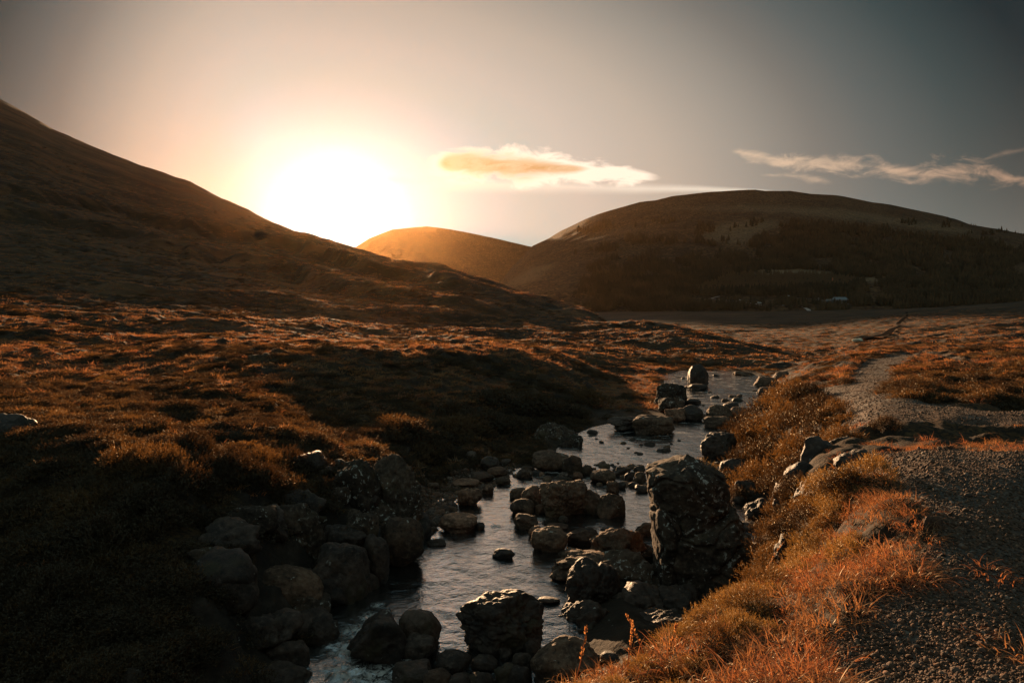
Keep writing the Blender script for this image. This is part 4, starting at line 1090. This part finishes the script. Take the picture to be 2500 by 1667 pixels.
# dark cushions over the right stream bank
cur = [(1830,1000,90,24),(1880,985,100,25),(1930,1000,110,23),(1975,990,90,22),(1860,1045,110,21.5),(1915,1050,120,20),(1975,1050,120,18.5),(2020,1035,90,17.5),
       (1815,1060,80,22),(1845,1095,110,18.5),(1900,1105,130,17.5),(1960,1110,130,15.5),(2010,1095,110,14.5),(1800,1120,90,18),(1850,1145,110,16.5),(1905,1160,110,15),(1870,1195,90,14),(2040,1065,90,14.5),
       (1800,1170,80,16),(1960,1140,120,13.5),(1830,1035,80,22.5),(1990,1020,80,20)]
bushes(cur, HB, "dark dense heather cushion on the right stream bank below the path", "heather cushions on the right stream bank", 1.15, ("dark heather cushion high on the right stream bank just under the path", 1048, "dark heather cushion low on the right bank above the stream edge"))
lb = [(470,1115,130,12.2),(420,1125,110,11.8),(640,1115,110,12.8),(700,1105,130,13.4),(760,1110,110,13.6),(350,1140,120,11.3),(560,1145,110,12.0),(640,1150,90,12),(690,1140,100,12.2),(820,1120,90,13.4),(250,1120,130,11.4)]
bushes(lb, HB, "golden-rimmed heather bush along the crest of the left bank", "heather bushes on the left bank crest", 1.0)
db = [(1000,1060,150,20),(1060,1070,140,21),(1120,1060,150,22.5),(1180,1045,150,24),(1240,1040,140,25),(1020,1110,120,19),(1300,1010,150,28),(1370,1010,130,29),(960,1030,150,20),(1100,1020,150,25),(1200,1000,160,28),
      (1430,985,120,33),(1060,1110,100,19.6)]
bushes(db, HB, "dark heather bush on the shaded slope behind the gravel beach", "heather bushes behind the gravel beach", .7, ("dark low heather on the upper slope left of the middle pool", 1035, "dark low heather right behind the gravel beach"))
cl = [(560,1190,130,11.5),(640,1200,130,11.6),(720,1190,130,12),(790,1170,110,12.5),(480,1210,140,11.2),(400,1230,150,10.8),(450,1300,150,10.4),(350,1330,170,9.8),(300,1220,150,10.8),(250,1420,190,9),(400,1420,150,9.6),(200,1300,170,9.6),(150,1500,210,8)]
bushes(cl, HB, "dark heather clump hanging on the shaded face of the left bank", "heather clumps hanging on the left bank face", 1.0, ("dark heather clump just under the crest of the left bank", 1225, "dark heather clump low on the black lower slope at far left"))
nb = []
for k in range(120):
    # band of near heather following the lip of the bank
    f = rng.uniform(); sx = np.interp(f, [0, .2, .4, .55, .7, .85, 1], [1400, 1560, 1720, 1830, 1890, 1960, 2060])
    sy = np.interp(f, [0, .2, .4, .55, .7, .85, 1], [1720, 1635, 1540, 1475, 1375, 1260, 1190])
    sx += rng.uniform(-25, 120)*(1 if rng.uniform() < .7 else 2.2); sy += rng.uniform(-15, 90)
    D = float(np.interp(sy, [1180, 1300, 1440, 1520, 1667, 1780], [8.0, 6.4, 5.3, 4.6, 3.3, 2.9]))
    nb.append((sx, sy, rng.uniform(75, 150), D))
for i, (sx, sy, wpx, D) in enumerate(nb):
    u, t = ray(sx, sy); x = float(u)*D
    if gat(pf, np.array([x]), np.array([D]))[0] > .35: continue
    r = min(wpx/F*D/2, .34)*.9
    if x/D < .385 and D > 5.3: continue
    dk = i % 5 == 4; tone = "dark olive" if dk else "golden"
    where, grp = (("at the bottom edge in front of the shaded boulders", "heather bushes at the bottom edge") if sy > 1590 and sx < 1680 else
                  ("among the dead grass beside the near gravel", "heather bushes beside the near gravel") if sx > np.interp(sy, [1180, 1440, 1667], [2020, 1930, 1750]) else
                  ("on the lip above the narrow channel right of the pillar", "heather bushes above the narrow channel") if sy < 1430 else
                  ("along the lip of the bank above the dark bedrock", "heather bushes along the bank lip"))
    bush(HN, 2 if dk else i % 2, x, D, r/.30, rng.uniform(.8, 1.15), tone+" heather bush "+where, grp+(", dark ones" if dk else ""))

fj, fi = np.where((slope > .75) & (DG > 6.0) & (DG < 12.5) & (XX > 2.1) & (ZG > -4.35) & (UU < .62) & (UU > .30))
for i in range(46):
    k = rng.integers(len(fj)); x, D = float(XX[fj[k], fi[k]]), float(DD[fj[k]])
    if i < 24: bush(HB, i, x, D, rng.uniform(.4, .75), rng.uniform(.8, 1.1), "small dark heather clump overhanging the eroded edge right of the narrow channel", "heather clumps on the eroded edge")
    else:
        w_ = rng.uniform(.2, .5); V_, F_ = rock_shape(4, 1200+i, **KINDS['mka'[i % 3]])
        link("rock", mesh_np("rock", V_*np.array([w_*.6, w_*.5, w_*.5]), F_, M_dark), "dark broken rock bedded in the eroded edge right of the narrow channel", "rock", "rocks in the eroded right edge", loc=(x, D, float(zat(x, D))))
for i in range(16):
    D = rng.uniform(6.6, 9.6); x = D*rng.uniform(.37, .40)+.1
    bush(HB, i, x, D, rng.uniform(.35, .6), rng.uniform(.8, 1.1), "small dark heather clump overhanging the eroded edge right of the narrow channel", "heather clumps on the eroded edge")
# ------------------------------------------------------------------ tall dry stalks in the foreground
def stalk(x0, y0, x1, y1, D, label, bend=.04, seed=0):
    ua, ta = ray(x0, y0); ub, tb = ray(x1, y1)
    a = Vector((float(ua)*D, D, float(ta)*D)); b = Vector((float(ub)*(D+.05), D+.05, float(tb)*(D+.05)))
    zg = float(zat(a.x, a.y)); d = (b-a)
    if a.z > zg: a = a-d*((a.z-zg+.03)/max(d.z, .02))*(1 if d.z > .02 else 0)
    e = empty("grass_stalk", a, label, "grass stalk")
    n_ = 14; r0 = .0045; V = []; Fq = []
    side = Vector((1, 0, 0)).cross(b-a).normalized()
    pts = [(b-a)*(i/n_)+Vector((bend*math.sin(math.pi*i/n_), 0, -.0)) for i in range(n_+1)]
    for i, p in enumerate(pts):
        rr = r0*(1-.6*i/n_)
        for k in range(5): V.append((p.x+rr*math.cos(k*1.2566), p.y+rr*math.sin(k*1.2566), p.z))
    for i in range(n_):
        for k in range(5): Fq.append((i*5+k, i*5+(k+1) % 5, (i+1)*5+(k+1) % 5, (i+1)*5+k))
    link("stem", mesh_np("stem", V, Fq, M_grass, attrs={'vr': [1.0]*len(V)}), parent=e)
    r_ = np.random.default_rng(seed); V = []; Fq = []
    for k in range(46):
        f = r_.uniform(.55, 1.0); p = (b-a)*f+Vector((bend*math.sin(math.pi*f), 0, 0)); g = r_.uniform(0, 6.28)
        dr = Vector((math.cos(g)*.5, math.sin(g)*.5, 1)).normalized(); sd = dr.cross(Vector((math.sin(g), -math.cos(g), .3))).normalized(); l = .02
        q0 = len(V)
        for v in (p, p+dr*l*.5+sd*.005, p+dr*l, p+dr*l*.5-sd*.005): V.append(v[:])
        Fq.append((q0, q0+1, q0+2, q0+3))
    link("seed_head", mesh_np("seed_head", V, Fq, M_grass, attrs={'vr': [1.0]*len(V)}), parent=e)
stalk(1392,1700,1433,1527,3.3,"pale dry grass stalk rising leftmost over the domed boulder",.01,1)
stalk(1522,1690,1547,1518,3.5,"upright dry grass stalk crossing the slanting one over the dark rocks",.0,2)
stalk(1582,1630,1528,1500,3.7,"dry grass stalk leaning left across its upright neighbour",.01,3)
stalk(1590,1700,1652,1526,3.6,"dry grass stalk leaning right over the tips of the near heather",.01,4)
stalk(1865,1430,1915,1322,5.6,"arching pale grass stalk beside the calm channel right of the pillar",-.04,5)
stalk(1835,1680,1862,1590,3.2,"pale bent stalk standing in the near dead grass",.01,6)

# ------------------------------------------------------------------ far objects
def conifer_mesh(seed, nl=5):
    r_ = np.random.default_rng(seed); V = []; Fq = []
    for l in range(nl):
        z0 = .12+.80*l/nl; z1 = z0+.34*(1-.4*l/nl); R0 = .24*(1-l/nl)**.8+.03; b = len(V); m = 9
        for k in range(m):
            a = 2*math.pi*k/m+r_.uniform(-.2, .2); rr = R0*r_.uniform(.65, 1.15)
            V.append((rr*math.cos(a), rr*math.sin(a), z0-r_.uniform(0, .05)))
        V.append((0, 0, min(z1, 1.0)))
        for k in range(m): Fq.append((b+k, b+(k+1) % m, b+m))
    return V, Fq
M_con = newmat("conifer_needles"); _m, _t, _o = M_con
_g = _t.node('ShaderNodeNewGeometry'); _c = _t.ramp(_t.noise(_g.outputs['Position'], .02, 4, .6), [(.35, (.05, .033, .018)), (.55, (.085, .050, .025)), (.7, (.12, .068, .033))])
pbsdf(_t, _o, _c, .9, .1); M_con = _m
M_bark = newmat("bark"); pbsdf(M_bark[1], M_bark[2], (.05, .035, .025), .9, .1); M_bark = M_bark[0]
M_larch = leaf_mat("larch_needles", (.08, .04, .018), (.16, .08, .03), .35, (.25, .12, .04))
cm = []
for i in range(4):
    v_, f_ = conifer_mesh(i); cm.append(mesh_np("conifer", v_, f_, M_con, smooth=False))
for i in range(2):
    v_, f_ = conifer_mesh(10+i); cm.append(mesh_np("conifer", v_, f_, M_larch, smooth=False, attrs={'vr': np.full(len(v_), .5)}))
FOREST = np.array([(1430,700),(1500,655),(1640,640),(1760,640),(1800,615),(1830,590),(1760,575),(1860,545),(1990,545),(2150,560),(2350,590),(2520,610),(2520,735),(2300,748),(2000,752),(1700,758),(1440,757)], float)
LARCH = np.array([(1698,706),(1760,680),(1800,668),(2030,670),(2110,688),(2060,702),(1900,704),(1760,712),(1700,712)], float)
BARE = np.array([(1850,662),(1950,658),(2035,664),(2030,672),(1900,668),(1850,668)], float)
def cq0(x, y): return (1680+x/3.92, 640+y/3.92)
fp = []; fk = []; fs = []
nn = 30000; qx = rng.uniform(1400, 2560, nn); qy = rng.uniform(540, 762, nn)
wq = 22*fbm(qx/70, qy/30, 5.0, 4); inF = inpoly(qx+wq*1.6, qy+wq*.5, FOREST); inL = inpoly(qx, qy, LARCH); inB = inpoly(qx, qy, BARE)
inP = inpoly(qx, qy, np.array([(1700,575),(1880,540),(1900,556),(1810,600),(1760,585)], float))
inR = inpoly(qx, qy, np.array([(1715,722),(2080,722),(2080,752),(1715,748)], float))
gap = fbm(qx/60, qy/24, 1.0, 3)
rya = np.interp(qx, *np.array([cq0(a, b) for a, b in [(205,356),(400,375),(560,392),(720,418),(900,426),(1090,430),(1170,484)]]).T)
ryb = np.interp(qx, *np.array([cq0(a, b) for a, b in [(205,355),(300,332),(600,333),(1000,342),(1200,360),(1400,388),(1560,410)]]).T)
road_clear = ((qy > rya-1) & (qy < rya+6) & (qx > 1725) & (qx < 1985)) | ((qy > ryb-1) & (qy < ryb+6) & (qx > 1725) & (qx < 2085))
for a, b, f, l, br, g, pp, rd, rc in zip(qx, qy, inF, inL, inB, gap, inP, inR, road_clear):
    if rc: continue
    if l or (f and not br and not pp and g > -.35 and not (rd and rng.uniform() < .72)) or (not f and not l and a > 1340 and b > 520+(a-1900)**2*.00012 and g > .25 and rng.uniform() < .5):
        p = hill_pt(a, b)
        if p[1] > 3200: continue
        fp.append(p); fk.append(rng.integers(4, 6) if l else rng.integers(0, 4)); fs.append((10 if l else 15)*(p[1]/1500)**.5*rng.uniform(.6, 1.25))
fp = np.array(fp); fs = np.array(fs); print("trees", len(fp))
scatter("forest", fp, np.c_[np.zeros((len(fp), 2)), rng.uniform(0, 6.28, len(fp))], np.stack([fs*.9, fs*.9, fs], -1), np.array(fk), cm,
        "dark conifer plantation with a russet larch stand on the big hill", "forest")
def tree(sx, sy, h, label, group):
    p = hill_pt(sx, sy+1)
    e = empty("pine_tree", p, label, "pine tree", group)
    v_, f_ = conifer_mesh(rng.integers(99), 6); v_ = np.array(v_)*np.array([h, h, h])
    link("crown", mesh_np("crown", v_, f_, M_con, smooth=False), parent=e)
    V = []; 
    for zz, rr in ((0, .03), (.9, .006)):
        for k in range(6): V.append((rr*h*math.cos(k*1.047), rr*h*math.sin(k*1.047), zz*h))
    link("trunk", mesh_np("trunk", V, [(k, (k+1) % 6, 6+(k+1) % 6, 6+k) for k in range(6)], M_bark), parent=e)
for sx, sy, h in [(2366,549,9),(2371,549,12),(2377,550,10),(2382,551,11),(2288,528,8),(2439,563,13),(2446,564,10),(2455,566,11),(2462,567,13),(2470,569,9),(2479,570,16),(2486,571,11),(2493,573,12),(2499,574,13)]:
    tree(sx, sy, h, "small dark pine standing out on the skyline at the right end of the big hill", "pines on the hill skyline")

# roads on the foot of the big hill
M_road = newmat("road_tarmac"); pbsdf(M_road[1], M_road[2], (.50, .38, .32), .7, .3); M_road = M_road[0]
M_track = newmat("track_gravel"); pbsdf(M_track[1], M_track[2], (.035, .026, .02), 1.0, .0); M_track = M_track[0]
def ribbon(name, pts3, width, mat, label, lift=.5):
    P3 = np.array(pts3); tl = np.linspace(0, 1, len(P3)); tn = np.linspace(0, 1, 160)
    C = np.stack([np.interp(tn, tl, P3[:, k]) for k in range(3)], -1)
    d = np.gradient(C[:, :2], axis=0); d /= np.linalg.norm(d, axis=1)[:, None]+1e-9
    nrm = np.c_[-d[:, 1], d[:, 0]]*width/2
    A_ = np.c_[C[:, :2]+nrm, C[:, 2]+lift]; B_ = np.c_[C[:, :2]-nrm, C[:, 2]+lift]
    V = np.concatenate([A_, B_]); m = len(C)
    link(name, mesh_np(name, V, [(i, i+1, m+i+1, m+i) for i in range(m-1)], mat), label, "road", kind="structure")
def cq(x, y): return (1680+x/3.92, 640+y/3.92)
rdA = [hill_pt(*cq(*p)) for p in [(1170,484),(1150,460),(1100,432),(1000,428),(900,426),(720,418),(640,404),(560,392),(400,375),(205,356)]]
rdB = [hill_pt(*cq(*p)) for p in [(205,355),(300,332),(600,333),(850,342),(1000,342),(1200,360),(1400,388),(1560,410)]]
ribbon("road", rdA, 7, M_road, "pale lower leg of the hairpin road at the foot of the big hill", 1.2)
ribbon("road", rdB, 5, M_road, "pale upper leg of the hairpin road climbing right to the roofed building", 1.2)

def ground_pt(sx, sy):
    u, t = ray(sx, sy); j = np.argmin(abs(U-u)); col = ZG[:, j]/DD
    k = np.where((col[:-1] < t) & (col[1:] >= t) & (DD[1:] > 60))[0]
    k = k[0] if len(k) else np.argmax(np.where(DD > 60, col, -9))
    return np.array([float(u)*DD[k], DD[k], ZG[k, j]])
# cars along the road
def box(V, Fq, x0, x1, y0, y1, z0, z1, tx=0, ty=0):
    b = len(V)
    for zz, a, c in ((z0, 0, 0), (z1, tx, ty)):
        V += [(x0+a, y0+c, zz), (x1-a, y0+c, zz), (x1-a, y1-c, zz), (x0+a, y1-c, zz)]
    Fq += [(b, b+3, b+2, b+1), (b+4, b+5, b+6, b+7), (b, b+1, b+5, b+4), (b+1, b+2, b+6, b+5), (b+2, b+3, b+7, b+6), (b+3, b, b+4, b+7)]
def cmat(name, c, r=.4): m = newmat(name); pbsdf(m[1], m[2], c, r, .5); return m[0]
M_white = cmat("white_paint", (.45, .42, .38)); M_grey = cmat("grey_paint", (.20, .20, .21)); M_glass = cmat("car_glass", (.02, .025, .03), .1); M_tyre = cmat("tyre", (.02, .02, .02), .9)
def vehicle(sx, sy, ln, ht, mat, nm, cat, label):
    p = hill_pt(sx, sy); e = empty(nm, p+np.array([0, -2.5, 1.3]), label, cat)
    V = []; Fq = []; box(V, Fq, -ln/2, ln/2, -1, 1, .35, ht*.55, .05, .05)
    box(V, Fq, -ln/2+(.1 if ht > 2 else ln*.22), ln/2-ln*.2, -.95, .95, ht*.552, ht, ln*.05, .12)
    bd = mesh_np("body", V, Fq, mat, smooth=False)
    o = link("body", bd, parent=e); bv_ = o.modifiers.new("bevel", 'BEVEL'); bv_.width = .08; bv_.segments = 2
    V = []; Fq = []; box(V, Fq, -ln*.24, ln*.24, -1.0, -.955, ht*.62, ht*.88); link("window", mesh_np("window", V, Fq, M_glass, smooth=False), parent=e)
    for wx in (-ln*.32, ln*.32):
        for wy in (-.95, .95):
            V = [(wx+.36*math.cos(k*.5236), wy+dy_, .36+.36*math.sin(k*.5236)) for dy_ in (-.11, .11) for k in range(12)]
            Fq = [(k, (k+1) % 12, 12+(k+1) % 12, 12+k) for k in range(12)]
            me = mesh_np("wheel", V, Fq, M_tyre); o = link("wheel", me, parent=e)
for a in [(678,402,7.5,3.0,M_white,"van","van","white van on the lower road, largest of the roadside vehicles"),
          (495,374,5.5,2.2,M_white,"parked_car","car","white car on the lower road toward the hairpin"),
          (612,384,3.5,1.6,M_grey,"parked_car","car","small grey car between the white car and the white van"),
          (775,420,4.5,1.6,M_white,"parked_car","car","pale car on the lower road just right of the white van"),
          (905,424,4.5,1.6,M_grey,"parked_car","car","grey car farthest right on the lower road"),
          (955,333,6,2.2,M_white,"parked_car","car","pale car in the middle of the upper road"),
          (1240,358,4.5,1.7,M_white,"parked_car","car","small pale car near the right end of the upper road")]:
    vehicle(*cq(a[0], a[1]), *a[2:])
# farm building
p = hill_pt(*cq(1450, 388)); e = empty("farm_building", p+np.array([0, 0, .5]), "low building with a bluish metal roof at the right end of the upper road", "building")
V = []; Fq = []; box(V, Fq, -13, 13, -5, 5, -1, 5); link("wall", mesh_np("wall", V, Fq, cmat("render_wall", (.16, .13, .11), .9), smooth=False), parent=e)
V = [(-14, -6, 5), (14, -6, 5), (14, 6, 5), (-14, 6, 5), (-11, 0, 10), (11, 0, 10)]
rme = bpy.data.meshes.new("roof"); rme.from_pydata(V, [], [(0, 1, 5, 4), (2, 3, 4, 5), (1, 2, 5), (3, 0, 4), (0, 3, 2, 1)]); rme.materials.append(cmat("roof_metal", (.16, .17, .18), .6)); link("roof", rme, parent=e)
for wx in (-8, -2, 4, 9):
    V = []; Fq = []; box(V, Fq, wx-1, wx+1, -5.06, -5.004, 1.2, 3); link("window", mesh_np("window", V, Fq, M_glass, smooth=False), parent=e)
p = hill_pt(*cq(1355, 378)); e = empty("shed", p+np.array([0, 0, .5]), "small pale shed left of the blue-roofed building", "shed")
V = []; Fq = []; box(V, Fq, -6, 6, -3, 3, -1, 2.6); link("wall", mesh_np("wall", V, Fq, M_grey, smooth=False), parent=e)
V = []; Fq = []; box(V, Fq, -6.5, 6.5, -3.4, 3.4, 2.604, 4, .4, 1.8); link("roof", mesh_np("roof", V, Fq, cmat("shed_roof", (.4, .33, .28), .6), smooth=False), parent=e)
# marker mast
p = hill_pt(*cq(1381, 238)); e = empty("mast", p, "thin pale mast with an orange top standing in the larch stand", "mast")
def cyl(name, r0, r1, z0, z1, mat, par):
    V = [((r0 if k < 10 else r1)*math.cos(k*.6283), (r0 if k < 10 else r1)*math.sin(k*.6283), z0 if k < 10 else z1) for k in range(20)]
    link(name, mesh_np(name, V, [(k, (k+1) % 10, 10+(k+1) % 10, 10+k) for k in range(10)]+[], mat), parent=par)
cyl("pole", .9, .7, 0, 12, M_white, e); cyl("top_section", 1.3, 1.1, 12.01, 19, cmat("orange_paint", (.55, .16, .05)), e)
# small pale unidentified object in the valley, modelled as a boulder
p = ground_pt(2094, 834)
V_, F_ = rock_shape(4, 801, **KINDS['s'])
M_pale = cmat("pale_surface", (.7, .6, .42), .8)
link("boulder", mesh_np("boulder", V_*np.array([1.9, 1.0, .75])*p[1]/230, F_, M_pale), "tiny bright pale object alone on the dark valley floor left of the far track", "boulder", loc=(p[0], p[1], p[2]+.4))
# dark track across the valley
tr = [ground_pt(2090+d*0, 835) for d in (0,)]
trk = [ground_pt(*cq(a, b)) for a, b in [(1660,742),(1800,728),(1900,700),(1960,650),(2040,620),(2010,590),(2060,550),(2105,515),(2090,480)]]
ribbon("track", trk, 2.2, M_track, "dark track winding up the valley toward the foot of the hill", .7)

# ------------------------------------------------------------------ haze: real air in one closed box
HZ = newmat("haze"); hm, ht_, ho = HZ
pv = ht_.node('ShaderNodeVolumePrincipled'); pv.inputs['Color'].default_value = (1.0, .56, .24, 1); pv.inputs['Density'].default_value = .57e-5
pv.inputs['Anisotropy'].default_value = .87
ht_.l.new(pv.outputs[0], ho.inputs['Volume'])
zlo = min(float(ZG.min()), float(hzz.min()), float(mz_.min()))-1; zhi = max(float(ZG.max()), float(hzz.max()), float(mz_.max()))+12
xm = float(max(abs(XX).max(), abs(hx).max(), abs(mx_).max()))+20; ym = float(max(YY.max(), hy.max(), my_.max()))+20
V = []; Fq = []; box(V, Fq, -xm, xm, -30, ym, zlo, zhi)
link("haze", mesh_np("haze", V, Fq, hm, smooth=False), "thin warm haze filling the valley air", "haze", kind="stuff")
print("zrange", zlo, zhi, xm, ym)
